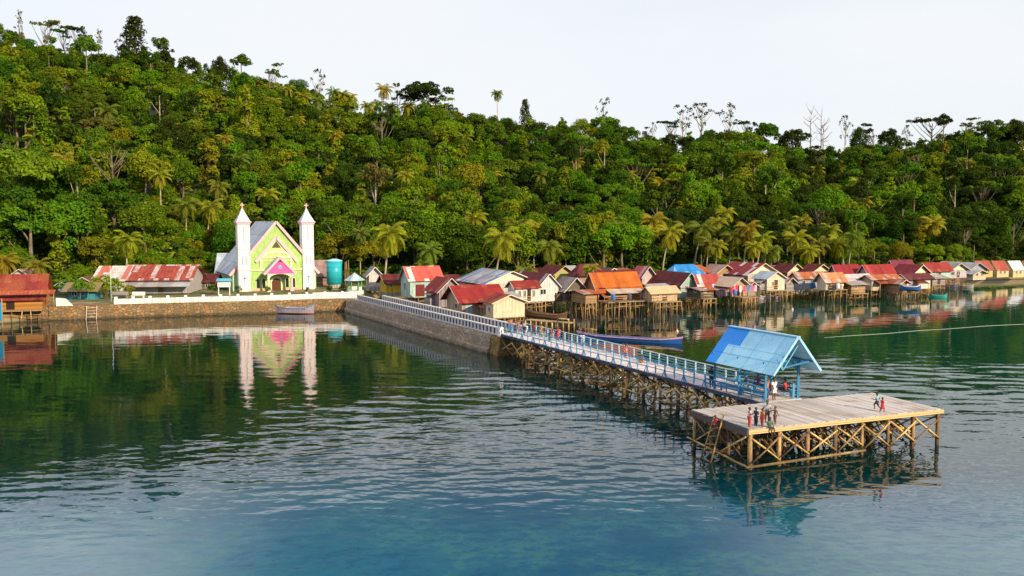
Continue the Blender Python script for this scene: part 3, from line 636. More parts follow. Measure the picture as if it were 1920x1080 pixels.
block(1.6, CL+4, 'stone_wall', STG, cw); block(-.3, 1.6, 'end_pier', STY, cw, .2, .55, ZC-.05)
MB().slab([CC(-.2, lf+.05, ZC+.03), CC(CL+3, lf+.05, ZC+.03), CC(CL+3, rt-.05, ZC+.03), CC(-.2, rt-.05, ZC+.03)][::-1], .05).build('walkway', concrete((.33, .31, .25)), cw)
WHP = paint((.72, .68, .68), .6); WHR = paint((.80, .76, .72), .3)
zt = 2.86
bal = MB().box((0, 0, (zt-.1-ZC)/2), (.40, .16, zt-.1-ZC)).mesh('baluster', WHP)
for b, nm, s0 in ((lf+.12, 'left', 0), (rt-.12, 'right', 3)):
    pr_ = MB().bar(CC(.2, b, zt-.04), CC(CL-s0, b, zt-.04), .24, .12).build('parapet_rail', WHR, cw)
    MB().bar(CC(.2, b, ZC+.1), CC(CL-s0, b, ZC+.1), .2, .14).build('parapet_plinth', WHP, cw)
    MB().bar(CC(.3, b, ZC+.47), CC(CL-s0-.1, b, ZC+.47), .05, .62).build('parapet_panel', paint((.055, .055, .085), .4), pr_)
    k = 0; a = .9
    while a < CL-s0:
        link('baluster', bal, pr_, CC(a, b, ZC+.0), R(PSI3)-math.pi/2+math.pi/2); a += .86
    MB().box(CC(.1, b, (ZC+zt)/2+.02), (.55, .4, zt-ZC+.1), R(PSI3)).build('end_pillar', WHR, cw)

# ------------------------------------------------------------------ seawall and parapet on the left shore
swp = [G(-260, 613), G(-60, 606), G(100, 601), G(300, 594), G(500, 588.5), G(600, 584.5), G(672, 583)]
zs = 1.95
def strip(pts, prof, name, mat, parent=None, sub=3, jit=.0):
    """extrude a profile [(offset inland, z)] along a ground line"""
    P = []
    for i in range(len(pts)-1):
        n = max(1, int((pts[i+1]-pts[i]).length/sub))
        for k in range(n): P.append(pts[i].lerp(pts[i+1], k/n))
    P.append(pts[-1]); vs = []; k = len(prof)
    for i, p in enumerate(P):
        d = (P[min(i+1, len(P)-1)]-P[max(i-1, 0)]).normalized(); nn = Vector((-d.y, d.x, 0))
        for (o, z) in prof:
            j = rng.uniform(-jit, jit) if z < zs-.1 else 0
            vs.append((p.x+nn.x*(o+j), p.y+nn.y*(o+j), z+j*.4))
    fs = [tuple(range(k)), tuple(range((len(P)-1)*k, len(P)*k))[::-1]]
    for i in range(len(P)-1):
        for q in range(k): fs.append((i*k+q, i*k+(q+1) % k, i*k+k+(q+1) % k, i*k+k+q))
    return MB().add(vs, fs).build(name, mat, parent)
sw = strip(swp, [(-.15, -2.5), (0, 0), (.12, .9), (.28, zs-.12), (.3, zs), (3.6, zs), (3.6, -2.5)], 'sea_wall', STB, None, 1.2, .09)
tag(sw, 'brown rubble stone sea wall along the left shore below the church', 'sea wall')
def along(px, off=0.0):
    for i in range(len(swp)-1):
        x0, x1 = [960+F*p.x/p.y for p in (swp[i], swp[i+1])]
        if x0 <= px <= x1 or i == len(swp)-2:
            p = swp[i].lerp(swp[i+1], (px-x0)/(x1-x0)); d = (swp[i+1]-swp[i]).normalized(); return p+Vector((-d.y, d.x, 0))*off
pw = thing('parapet_wall', 'low white painted parapet on top of the sea wall in front of the church', 'wall')
strip([along(p, .5) for p in (208, 300, 400, 500, 586)], [(0, zs-.05), (0, zs+.75), (.3, zs+.75), (.3, zs-.05)], 'wall', paint((.80, .77, .74), .7), pw)
strip([along(p, .5) for p in (586, 600, 640, 668)], [(0, zs-.05), (0, zs+.95), (.3, zs+.95), (.3, zs-.05)], 'wall', paint((.74, .68, .72), .45), pw)
for p in range(212, 668, 33):
    c = along(p, .65); MB().box((c.x, c.y, zs+.5), (.34, .36, 1.12), .1).build('pillar', paint((.80, .77, .74), .3), pw)
p2 = thing('parapet_wall', 'short white parapet with sloping ends beside the red stilt house', 'wall')
q0, q1 = along(100, .5), along(128, .5); dv = (q1-q0)
poly = [q0+Vector((0, 0, zs)), q1+dv*.12+Vector((0, 0, zs)), q1-dv*.35+Vector((0, 0, zs+1.0)), q0+Vector((0, 0, zs+1.15))]
MB().slab(poly, .3).build('wall', paint((.80, .77, .74), .45), p2)
lp = thing('ladder', 'white ladder frame standing in the water against the brown sea wall', 'ladder')
c0, c1 = along(155, -.6), along(174, -.6)
for c in (c0, c1): one('side_rail', paint((.52, .44, .36), .4), lp, ((c.x, c.y, -1.2), (c.x, c.y+.5, 1.9), .06))
for k in range(4): one('rung', paint((.52, .44, .36), .4), lp, ((c0.x, c0.y+.2+.1*k, .35+k*.42), (c1.x, c1.y+.2+.1*k, .35+k*.42), .045))

fr_ = MB().tube([G(px_, py_, .01) for px_, py_ in ((1545, 633), (1600, 629), (1660, 625.5), (1720, 620), (1780, 616.5), (1850, 611), (1925, 607.5))], .028, 6).build('floating_line', paint((.30, .34, .31), .3), None, True)  # thin pale tube laid along the water surface
tag(fr_, 'thin pale line floating across the water at the right', 'rope')

# ------------------------------------------------------------------ terrain
SHORE = [(-700, 112), (-200, 113.5), (0, 118), (100, 124.5), (300, 129.5), (500, 135), (600, 138), (670, 139), (690, 150), (900, 153), (1000, 155), (1100, 157), (1300, 168), (1500, 182), (1700, 194), (1800, 197), (1920, 203), (2600, 214)]
FOOT = [(-700, 140), (0, 150), (200, 157), (400, 170), (520, 178), (650, 172), (800, 167), (1000, 170), (1200, 181), (1400, 194), (1600, 208), (1800, 219), (1920, 226), (2600, 240)]
RIDGE = [(-700, 285), (0, 292), (400, 305), (800, 318), (1150, 325), (1300, 335), (1920, 350), (2600, 360)]
SKY = [(-700, -60), (-200, -10), (0, 32), (60, 58), (110, 80), (170, 88), (230, 96), (330, 104), (430, 125), (520, 150), (600, 178), (700, 200), (740, 206), (800, 190), (850, 196), (900, 214), (960, 224), (1050, 224), (1130, 228), (1180, 243), (1210, 252), (1300, 246), (1400, 250), (1470, 265), (1530, 275), (1600, 262), (1700, 258), (1760, 240), (1850, 240), (1920, 240), (2600, 240)]
def height(x, y):
    px = 960+F*x/max(y, 1.0); sh_, ft, rd = interp(px, SHORE), interp(px, FOOT), interp(px, RIDGE)
    y = y+4.0*noise.noise((x/45, y/45, 3.1))*min(1, max(0, (y-sh_)/10)) if y > ft else y
    right = px > 675
    if right:
        k = (y-sh_)/9.0; zb = -3.0+min(1, max(0, k))*4.7 if k < 1 else 1.7
    else:
        k = (y-sh_)/1.5; zb = -3.0+min(1, max(0, k))*4.9
    if y <= ft: return zb
    zr = H+(411-interp(px, SKY))/F*rd-8.5
    s = (y-ft)/(rd-ft)
    if s <= 1:
        prof = s*(.82+.18*s) if s > .0 else 0
        z = zb+(zr-zb)*prof
        fade = min(1, s*4)*min(1, (1-s)*4+.25)
        return z+fade*(7.5*noise.noise((x/52, y/60, 0.7))+3.0*noise.noise((x/21, y/23, 5.7)))
    return max(-4, zr-(y-rd)*(.30+.1*noise.noise((x/80, y/80, 9))))
xs = np.concatenate([np.arange(-420, -240, 12), np.arange(-240, 300, 4.0), np.arange(300, 521, 12)]); ys = np.concatenate([np.arange(96, 240, 2.0), np.arange(240, 372, 4.0), np.arange(372, 700, 16)])
vs = [(x, y, height(x, y)) for y in ys for x in xs]; nx = len(xs)
fs = [(j*nx+i, j*nx+i+1, j*nx+nx+i+1, j*nx+nx+i) for j in range(len(ys)-1) for i in range(nx-1)]
m = NT('ground_cover'); ge = m.n('NewGeometry'); sp = m.n('SeparateXYZ'); m.t.links.new(ge.outputs['Position'], sp.inputs[0])
a = m.noise(m.co(), .35, 5, .65); b = m.noise(m.co(), 2.5, 4, .7)
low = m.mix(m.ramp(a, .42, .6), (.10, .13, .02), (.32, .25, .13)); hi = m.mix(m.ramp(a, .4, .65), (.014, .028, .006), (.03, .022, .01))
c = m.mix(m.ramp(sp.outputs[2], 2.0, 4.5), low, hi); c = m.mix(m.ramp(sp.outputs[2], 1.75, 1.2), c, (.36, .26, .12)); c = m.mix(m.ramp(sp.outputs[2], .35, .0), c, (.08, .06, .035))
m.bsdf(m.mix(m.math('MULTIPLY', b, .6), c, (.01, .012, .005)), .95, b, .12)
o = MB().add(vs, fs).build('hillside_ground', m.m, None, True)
tag(o, 'steep jungle hillside and narrow grassy shore of the bay', 'hillside', kind='structure')
def gz(x, y): return height(x, y)

# ------------------------------------------------------------------ houses
GA = 26.6
def house(label, xb, xc, D, yf, ye, yr, xa=None, dd=None, ridge='y', yaw=GA, wall=(.6, .55, .48), roof=((.20, .035, .03), (.3, .2, .18), (.3, .1, .04)), wallmat=None, patch=.08, rust=.2,
          oh=.62, stilts=True, wins=(), doors=(), deck_front=0.0, gable=None, bottom=-1.2, shutters=None, name='stilt_house', cat='house', roofmat=None, group='houses of the shore village', hip=False, trim=None, stripes=None, awning=None, basecol=None, open_front=False, nst=1.15, gwall=None, lean=None):
    th = R(yaw); r = Vector((math.cos(th), math.sin(th))); b = Vector((-math.sin(th), math.cos(th)))
    P = W(xb, yf, D); zf = P.z
    k = lambda px: (px-960)/F*(cP+(H-zf)*sP/D)
    w = (k(xc)*P.y-P.x)/(r.x-k(xc)*r.y)
    if dd is None: dd = (k(xa)*P.y-P.x)/(b.x-k(xa)*b.y)
    dd = max(2.0, min(16.0, dd))
    ze = Z(ye, D); zr = Z(yr, D+(w/2*r.y if ridge == 'y' else dd/2*b.y))
    hw, zr_ = max(1.2, ze-zf), max(ze+.3, zr)
    o = thing(name, label, cat, (P.x, P.y, zf), th, group); rh = zr_-zf
    wm = wallmat or paint(tuple(c*.86 for c in wall), .55)
    if ridge == 'y':
        MB().prism([(0, -.15), (w, -.15), (w, hw), (w/2, rh-.07), (0, hw)] if not hip else [(0, -.15), (w, -.15), (w, hw), (0, hw)], 0, dd).build('wall', wm, o)
    else:
        mb = MB(); vs = []
        pr = [(0, -.15), (dd, -.15), (dd, hw), (dd/2, rh-.07), (0, hw)] if not hip else [(0, -.15), (dd, -.15), (dd, hw), (0, hw)]
        n = len(pr); vs = [(0, y, z) for y, z in pr]+[(w, y, z) for y, z in pr]
        mb.add(vs, [tuple(range(n)), tuple(range(n, 2*n))[::-1]]+[(i, i+n, (i+1) % n+n, (i+1) % n) for i in range(n)]).build('wall', wm, o)
    axis = 'y' if ridge == 'y' else 'x'
    rm = roofmat or roofing(tuple(tuple(c) for c in roof), axis, patch, rust)
    half = (w if ridge == 'y' else dd)/2; sl = (rh-hw)/half; zo = hw-oh*sl
    RS = MB()
    if hip:
        c4 = [(-oh, -oh, zo), (w+oh, -oh, zo), (w+oh, dd+oh, zo), (-oh, dd+oh, zo)]
        e = min(w, dd)/2
        t0, t1 = ((w/2, e, rh), (w/2, dd-e, rh)) if dd >= w else ((e, dd/2, rh), (w-e, dd/2, rh))
        RS.add(c4+[t0, t1], [(0, 1, 4), (1, 2, 5, 4), (2, 3, 5), (3, 0, 4, 5)] if dd >= w else [(0, 1, 5, 4), (1, 2, 5), (2, 3, 4, 5), (3, 0, 4)])
        RS.add([(-oh+.1, -oh+.1, zo-.01), (w+oh-.1, -oh+.1, zo-.01), (w+oh-.1, dd+oh-.1, zo-.01), (-oh+.1, dd+oh-.1, zo-.01)], [(3, 2, 1, 0)])
        RS.build('roof', rm, o)
    else:
        if ridge == 'y':
            A = [[(-oh, -oh, zo), (w/2, -oh, rh), (w/2, dd+oh, rh), (-oh, dd+oh, zo)], [(w+oh, dd+oh, zo), (w/2, dd+oh, rh), (w/2, -oh, rh), (w+oh, -oh, zo)]]
        else:
            A = [[(w+oh, -oh, zo), (w+oh, dd/2, rh), (-oh, dd/2, rh), (-oh, -oh, zo)], [(-oh, dd+oh, zo), (-oh, dd/2, rh), (w+oh, dd/2, rh), (w+oh, dd+oh, zo)]]
        for q in A:
            q = [Vector(p)+Vector((0, 0, .06)) for p in q]
            RS.slab(q[::-1], .06) if (q[1]-q[0]).cross(q[2]-q[0]).z < 0 else RS.slab(q, .06)
        rf = RS.build('roof', rm, o)
        tm = trim or paint(tuple(c*.8+.02 for c in (gwall or wall)), .4)
        if ridge == 'y':
            for e in (-1, 1): MB().bar((w/2+e*(w/2+oh), -oh-.03, zo+.03), (w/2, -oh-.03, rh+.03), .04, .11).build('barge_board', tm, rf)
        else:
            for e in (-1, 1): MB().bar((-oh-.03, dd/2+e*(dd/2+oh), zo+.03), (-oh-.03, dd/2, rh+.03), .04, .11).build('barge_board', tm, rf)
    if gwall and ridge == 'y':
        MB().prism([(.05, hw-.1), (w-.05, hw-.1), (w/2, rh-.1)], -.03, .03).build('gable', paint(tuple(gwall), .4), o)
    wins = list(wins)
    if not wins and not doors and w > 2.2:
        wins = [('f', w*.3, min(.8, w*.22), .7, .75)]+([('f', w*.72, min(.8, w*.22), .7, .75)] if w > 3.6 else [])
        if dd > 3: wins.append(('l', dd*.4, .7, .7, .75))
    if not doors and wins and w > 3.5 and stilts: doors = (('f', w*.5, .75, min(1.7, hw*.85), (.10, .06, .04)),)
    for wn_ in wins:
        fc, u, ww, z0, hh = wn_[:5]
        fr = MB(); t_ = .07
        def P3(s, z, d): return (s, -d, z) if fc == 'f' else (-d, s, z)
        for (s0, s1, za, zb) in ((u-ww/2, u+ww/2, z0, z0+t_), (u-ww/2, u+ww/2, z0+hh-t_, z0+hh), (u-ww/2, u-ww/2+t_, z0+t_, z0+hh-t_), (u+ww/2-t_, u+ww/2, z0+t_, z0+hh-t_), (u-t_/2, u+t_/2, z0+t_, z0+hh-t_)):
            c = P3((s0+s1)/2, (za+zb)/2, .02); d = (s1-s0, .09, zb-za) if fc == 'f' else (.09, s1-s0, zb-za); fr.box(c, d)
        f_ = fr.build('window', paint(tuple(wn_[5]) if len(wn_) > 5 else (.55, .5, .45), .3), o)
        MB().box(P3(u, z0+hh/2, .005), (ww-.1, .03, hh-.1) if fc == 'f' else (.03, ww-.1, hh-.1)).build('pane', GLASS, f_)
    for dr in doors:
        fc, u, ww, hh, colr = dr
        c = (u, -.025, hh/2-.02) if fc == 'f' else (-.025, u, hh/2-.02)
        d_ = MB().box(c, (ww, .07, hh) if fc == 'f' else (.07, ww, hh)).build('door', planks(tuple(colr), False, .2, .3), o)
    fx0, fx1, fy0, fy1 = -.05, w+.05, -.05-deck_front, dd+.05
    if stilts:
        MB().box(((fx0+fx1)/2, (fy0+fy1)/2, -.2), (fx1-fx0, fy1-fy0, .1)).build('floor_deck', planks((.36, .26, .16), False, .3, .4), o)
        zb = bottom-zf; nxs = max(3, int(w/nst)); nys = max(3, int((fy1-fy0)/1.7)); stm = [wood(i) for i in (1, 0, 2)]
        pm = [MB().tube([(0, 0, zb), (.05, .02, zb*.5), (0, 0, -.25)], [.068, .06, .055], 6).mesh('stilt', mm, True) for mm in stm[:2+(w > 4)]]
        for i in range(nxs+1):
            for j in range(nys+1):
                if 0 < i < nxs and 1 < j < nys and rng.random() < .5: continue
                s_ = link('stilt', pm[rng.randrange(len(pm))], o, (fx0+.1+(fx1-fx0-.2)*i/nxs+rng.uniform(-.2, .2)*(0 < i < nxs), fy0+.1+(fy1-fy0-.2)*j/nys, 0)); s_.rotation_euler = (rng.uniform(-.09, .09), rng.uniform(-.09, .09), rng.uniform(0, 6))
        for k_ in range(5):                               # loose poles added to darken the space under the floor
            x_ = rng.uniform(fx0, fx1*.6); y_ = rng.uniform(fy0+.3, fy1-.3)
            MB().bar((x_, y_, rng.uniform(-.9, -.4)), (x_+rng.uniform(1, w*.4+1), y_+rng.uniform(-1, 1), rng.uniform(-1.4, -.4)), .07).build('under_pole', stm[rng.randrange(3)], o)
        if not hip and hw > 1.6 and (rng.random() < .75 if lean is None else lean):     # a lean-to or shed roof added to the house
            lr = roofing(tuple(tuple(c) for c in (RUST, GREY, MAR, RED)[rng.randrange(4)]), 'y' if rng.random() < .5 else 'x', .35, .55); z1 = min(hw-.25, zo-.05); 
            if ridge == 'x':
                x0_ = rng.uniform(0, w*.4); x1_ = min(w+.3, x0_+rng.uniform(.4, .6)*w); dp_ = rng.uniform(.9, 1.5)
                MB().slab([(x0_, -.05, z1), (x0_, -dp_, z1-dp_*.38), (x1_, -dp_-.1, z1-dp_*.42), (x1_, -.05, z1)], .05).build('lean_to_roof', lr, o)
                for xx in (x0_+.1, x1_-.1): MB().bar((xx, -dp_+.05, z1-dp_*.4-.05), (xx, -dp_+.05, -1.4), .07).build('lean_to_post', stm[1], o)
                if rng.random() < .5: MB().box(((x0_+x1_)/2, -dp_*.5-.05, .35), ((x1_-x0_)*.8, dp_*.75, .9)).build('lean_to_wall', (GYW, BRW, TAN, PUR)[rng.randrange(4)], o)
            else:
                y0_ = rng.uniform(0, dd*.3); y1_ = min(dd, y0_+rng.uniform(.4, .7)*dd); dp_ = rng.uniform(.8, 1.4)
                MB().slab([(-.05, y0_, z1), (-.05, y1_, z1), (-dp_, y1_, z1-dp_*.4), (-dp_, y0_, z1-dp_*.36)], .05).build('lean_to_roof', lr, o)
                MB().box((-dp_*.45-.03, (y0_+y1_)/2, .45), (dp_*.8, (y1_-y0_)*.8, 1.1)).build('lean_to_wall', (GYW, BRW, DKW, PUR)[rng.randrange(4)], o)
        if deck_front > .5:
            for k_ in range(2): MB().bar((0, fy0+.1, .35+.35*k_), (w*.6, fy0+.1, .35+.35*k_), .06).build('porch_rail', wood(0), o)
        MB().bar((fx0, fy0+.1, -.95), (fx1, fy0+.1, -.75), .08).bar((fx0, fy0+.1, -1.1), (fx1*.6, fy0+.13, -.5), .07).build('stilt_rail', wood(1), o)
        if deck_front > .8:
            for i in range(4): link('deck_post', pm[0], o, (w*(.05+.3*i), fy0+.15, .25)).scale = (.8, .8, .5)
    elif basecol:
        MB().box((w/2, dd/2, -.5), (w+.3, dd+.3, .8)).build('plinth', concrete(basecol), o)
    if awning:
        x0, x1, zt_, dp, mt = awning
        MB().slab([(x0, -.05, zt_), (x1, -.05, zt_), (x1, -dp, zt_-dp*.35), (x0, -dp, zt_-dp*.35)][::-1], .05).build('awning', mt, o)
        for x in (x0+.1, x1-.1): MB().bar((x, -dp+.1, zt_-dp*.35-.05), (x, -dp+.1, -.2), .08).build('awning_post', wood(0), o)
    o['w'] = w; o['d'] = dd
    return o
MAR = ((.115, .020, .026), (.17, .05, .05), (.22, .06, .03)); RED = ((.23, .026, .024), (.32, .09, .07), (.40, .13, .05)); COR = ((.36, .075, .06), (.6, .2, .15), (.5, .17, .08))
RUST = ((.42, .13, .05), (.40, .36, .33), (.36, .07, .03)); GREY = ((.38, .39, .42), (.45, .42, .4), (.3, .16, .09)); ORG = ((.50, .13, .02), (.36, .08, .03), (.24, .06, .02)); PBL = ((.42, .50, .58), (.5, .55, .6), (.36, .36, .4))
CREAM = (.72, .58, .42); DKW = planks((.14, .11, .085), True); GYW = planks((.30, .27, .26), True); BRW = planks((.36, .22, .11), True); TAN = planks((.50, .36, .22), False); PUR = planks((.27, .22, .25), False)
WF = (.7, .66, .6)
# --- left shore
house('red roofed stilt house with orange plank wall at the left edge of the photo', -150, 80, 117, 585, 562, 518, dd=6.5, ridge='x', yaw=19, roof=((.22, .030, .03), (.28, .06, .05), (.45, .15, .05)), wallmat=planks((.40, .18, .045), True, .3, .5), oh=.55, doors=(('f', 10.6, 1.0, 1.7, (.03, .02, .015)),), rust=.25, awning=(2.5, 16.2, 2.55, 1.3, roofing(((.33, .05, .04), (.36, .07, .05), (.5, .17, .05)), 'x', .1, .6)), deck_front=.8)
house('pale pink gable roof peeping up behind the red roofed stilt house', 22, 56, 146, 540, 516, 505, dd=5, yaw=10, roof=((.45, .22, .2), (.6, .5, .48), (.35, .15, .1)), stilts=False, wall=(.6, .5, .45))
house('turquoise walled hut with a thatched shade beside the red stilt house', 127, 178, 134, 564, 543, 530, dd=4, ridge='x', yaw=6, wall=(.05, .32, .40), roofmat=thatch((.16, .12, .05)), stilts=False, oh=.7, wins=(('f', 1.0, .8, .7, .7),), name='hut', cat='hut')
house('small brown gabled roof above the turquoise hut', 138, 176, 140, 545, 532, 520, dd=4, yaw=10, roof=((.16, .07, .05), (.2, .1, .08), (.22, .1, .05)), stilts=False, wallmat=BRW)
house('white lean-to with a grey tin roof right of the red stilt house', 110, 133, 141, 545, 532, 523, dd=4, yaw=20, roof=GREY, stilts=False, wall=(.6, .6, .6), name='shed', cat='shed')
house('long low house with a red and white patched tin roof left of the church', 232, 356, 143, 549, 523, 497, dd=9, ridge='x', yaw=6, wall=(.47, .44, .43), roof=((.27, .035, .04), (.56, .53, .53), (.42, .11, .05)), patch=.40, rust=.6, stilts=False, oh=.6, wins=(('f', 3.4, .9, .9, .7), ('f', 8.2, .9, .9, .7)), doors=(('f', 5.8, .9, 1.7, (.2, .15, .12)),), awning=(1.0, 10.6, 1.75, 1.9, roofing(GREY, 'x', .2, .1)), name='long_house')
house('white porch wing with rusty roof joined to the long patched house', 178, 232, 142, 549, 525, 499, dd=8, ridge='x', yaw=6, wall=(.66, .64, .6), roof=((.62, .58, .56), (.5, .1, .08), (.46, .16, .06)), patch=.45, rust=.3, stilts=False, oh=.5, wins=(('f', 2.2, .8, .8, .8),), name='long_house')
house('dim brown shed between the long patched house and the church', 358, 402, 152, 548, 527, 514, dd=5, ridge='x', yaw=8, wallmat=DKW, roof=MAR, stilts=False, name='shed', cat='shed')
house('pale blue roofed parish hall left of the white church tower', 412, 470, 163, 540, 508, 475, dd=9, ridge='x', yaw=12, wall=(.16, .20, .26), roof=PBL, patch=.3, rust=0, stilts=False, oh=.8, name='parish_hall', cat='building')
house('brown weathered house with grey wall behind the turquoise tank', 588, 628, 163, 537, 515, 488, dd=7, ridge='x', yaw=10, wallmat=planks((.34, .2, .16), True), roof=((.3, .22, .2), (.4, .3, .28), (.3, .12, .08)), stilts=False, rust=.4)
house('tiny white hut with a grey gable roof left of the leaning palm', 692, 714, 152, 536, 513, 501, dd=3.2, yaw=18, wall=(.75, .68, .66), roof=GREY, stilts=False, doors=(('l', 1.0, .7, 1.5, (.15, .11, .1)),), name='hut', cat='hut', basecol=(.4, .36, .33))
house('little yellow house with a dark red roof beside the mint green house', 724, 752, 148, 547, 529, 515, xa=712, ridge='x', wallmat=planks((.62, .40, .03), False), roof=MAR, stilts=False, oh=.5, basecol=(.35, .3, .2))
# --- village on stilts, from the causeway to the right
house('mint green house with a coral red and white tin roof behind the causeway', 769, 829, 142, 556, 524, 500, xa=752, ridge='x', wallmat=None, wall=(.46, .62, .55), roof=((.56, .10, .085), (.66, .64, .62), (.55, .2, .08)), patch=.3, rust=.25, oh=.4, wins=(('l', 2.4, .7, 1.0, 1.1), ('f', 4.2, .8, 1.0, .9)), doors=(('f', 1.7, 1.5, 1.9, (.16, .03, .03)),), bottom=-.5)
house('low house with a dark red hipped looking roof in front of the mint house', 823, 866, 131, 573, 544, 522, xa=800, ridge='y', wallmat=PUR, roof=((.22, .03, .03), (.4, .12, .1), (.36, .07, .04)), patch=.25, oh=.5, doors=(('l', 2.0, .8, 1.5, (.45, .15, .12)),), wins=(('l', 4.6, .7, .8, .8),))
house('large wooden house with a broad dark red roof beside the parapet', 866, 942, 119.5, 590, 562, 536, xa=838, ridge='x', wallmat=planks((.40, .31, .22), False), roof=((.27, .028, .028), (.36, .06, .05), (.3, .06, .03)), patch=.06, rust=.1, oh=.75, wins=(('l', 1.9, 1.0, .6, .8), ('f', 4.4, .8, .9, .9)), doors=(('f', 1.0, .9, 1.7, (.35, .45, .5)),), awning=None)
house('cream plank gabled shed nearest to the start of the blue jetty', 925, 984, 113.5, 594, 567, 553, xa=906, wallmat=None, wall=(.80, .66, .46), roof=RED, patch=.2, oh=.45, bottom=-1.2, trim=paint((.7, .58, .38), .3), lean=False, wins=(('l', 1.2, .6, .6, .6),), doors=(('l', 2.6, .7, 1.4, (.2, .14, .1)),))
house('wide cream gabled house with blue and white striped tin roof', 912, 1004, 130, 561, 531, 509, xa=862, wall=(.66, .60, .52), roof=((.45, .44, .47), (.06, .25, .46), (.28, .06, .05)), patch=.42, rust=.25, oh=.6, gwall=(.74, .62, .48), wins=(('f', 4.9, .7, .7, 1.1), ('f', 6.1, .7, .7, 1.1)), doors=(('f', 5.5, .45, 1.8, (.05, .04, .04)), ), trim=paint((.75, .66, .55), .3))
house('white walled front wing with windows below the striped tin roof', 966, 1010, 125, 565, 539, 527, xa=952, ridge='x', wall=(.78, .74, .70), roof=RED, oh=.35, wins=(('f', .7, .5, .5, 1.0), ('f', 1.5, .5, .5, 1.0), ('f', 3.0, .45, .5, 1.0)), doors=(('f', 2.2, .55, 1.75, (.04, .03, .03)),), deck_front=1.2)
house('white house with a maroon roof and one wide window next to the striped roof house', 1010, 1047, 127.5, 563, 536, 514, xa=985, dd=9, wall=(.76, .72, .70), roof=((.15, .025, .035), (.4, .36, .36), (.2, .05, .04)), patch=.12, oh=.35, wins=(('f', .7, 1.0, .8, .8),), bottom=-1.2)
house('dark stilt hut with a mossy grey tin roof left of the orange roof', 1060, 1096, 128, 563, 542, 521, xa=1040, wallmat=DKW, roof=((.30, .26, .25), (.36, .30, .28), (.2, .12, .08)), patch=.3, rust=.1, oh=.5)
house('plank house with a bright orange rusted lower roof on many stilts', 1121, 1200, 127, 563, 542, 512, xa=1098, ridge='x', wallmat=planks((.34, .18, .09), True), roofmat=None, roof=ORG, patch=.3, rust=.25, oh=.5, deck_front=2.2, doors=(('f', .7, 1.0, 1.8, (.025, .02, .015)), ('f', 3.3, .9, 1.7, (.05, .035, .025))), wins=(('f', 5.2, .9, .7, .8),), awning=(1.2, 7.2, 1.55, 1.6, roofing(((.5, .42, .36), (.55, .46, .4), (.4, .25, .15)), 'x', .3, .2)), nst=.8)
house('house with a long dark red roof rising behind the orange roof', 1128, 1196, 138, 552, 530, 508, xa=1108, ridge='x', wallmat=DKW, roof=MAR, patch=.05, rust=.1, oh=.6)
house('thatched kiosk on the stilt deck right of the orange roof', 1222, 1270, 127, 564, 548, 538, xa=1212, ridge='x', wallmat=planks((.48, .34, .2), False), roofmat=thatch((.42, .28, .16)), oh=.45, wins=(('f', 1.0, .6, .5, .7), ('f', 2.2, .6, .5, .7), ('f', 3.2, .5, .5, .7)), name='kiosk', cat='kiosk', nst=.6, deck_front=1.0)
house('house with maroon roof and yellowish gable behind the white windowed house', 1040, 1072, 150, 540, 512, 499, xa=1012, wall=(.5, .45, .16), roof=MAR, bottom=-.5)
house('house with a grey roof strip between two maroon roofs under the trees', 1058, 1086, 158, 530, 511, 499, dd=5, ridge='x', wall=(.6, .55, .5), roof=GREY, stilts=False)
house('house with a tall pyramid shaped maroon roof behind the mossy tin hut', 1082, 1136, 146, 545, 514, 495, xa=1070, wall=(.4, .3, .28), roof=MAR, hip=True, bottom=-.5)
house('small white gable with a dark roof left of the pink roof', 1138, 1158, 152, 530, 510, 503, dd=5, wall=(.75, .72, .68), roof=((.1, .08, .08), (.12, .1, .1), (.15, .1, .08)), stilts=False)
house('house with a pink tin roof beside the bushy tree', 1204, 1224, 150, 535, 514, 500, xa=1188, wall=(.6, .5, .48), roof=((.50, .10, .12), (.6, .4, .4), (.5, .12, .1)), patch=.25, bottom=-.5)
house('house under a bright blue hipped roof among the maroon roofs', 1262, 1316, 152, 540, 513, 496, xa=1248, wall=(.25, .3, .4), roofmat=roofing(((.03, .22, .58), (.12, .36, .66), (.02, .12, .4)), 'x', .3, .0), hip=True, bottom=-.5)
house('house with an orange rusted roof just right of the blue hipped roof', 1296, 1328, 160, 530, 510, 498, dd=6, ridge='x', wall=(.4, .25, .18), roof=ORG, bottom=-.5)
house('house with a wide maroon roof and mint walls below the blue hipped roof', 1276, 1306, 143, 556, 531, 512, xa=1262, dd=8, ridge='y', wall=(.42, .55, .48), roof=MAR, wins=(('f', 1.2, .7, .8, .9),), bottom=-1.2)
house('purple walled house with a striped red and white tin roof by the laundry', 1312, 1346, 143, 558, 534, 515, xa=1298, ridge='x', wallmat=PUR, roof=((.36, .06, .06), (.60, .56, .56), (.4, .12, .06)), patch=.35, wins=(('f', 1.2, .7, .7, .8),), doors=(('f', 2.6, .7, 1.7, (.06, .05, .1)),))
hl = house('thatched grey stilt hut with laundry hanging on its porch', 1372, 1400, 141, 554, 534, 521, xa=1336, wallmat=planks((.42, .30, .18), False), roofmat=thatch((.40, .30, .22)), oh=.6, deck_front=2.6, nst=.5, doors=(('f', 1.2, .8, 1.6, (.05, .04, .03)),))
house('big house with maroon and white striped roof and cream gable behind the laundry hut', 1402, 1456, 156, 536, 513, 494, xa=1350, wall=(.60, .5, .42), roof=((.28, .04, .045), (.62, .58, .60), (.34, .09, .06)), patch=.35, gwall=(.74, .6, .44), bottom=-.5, oh=.7)
house('thatch brown roofed house left of the maroon and white striped roof', 1342, 1376, 160, 532, 511, 497, xa=1318, wallmat=BRW, roof=((.40, .26, .22), (.45, .33, .3), (.34, .16, .1)), bottom=-.5)
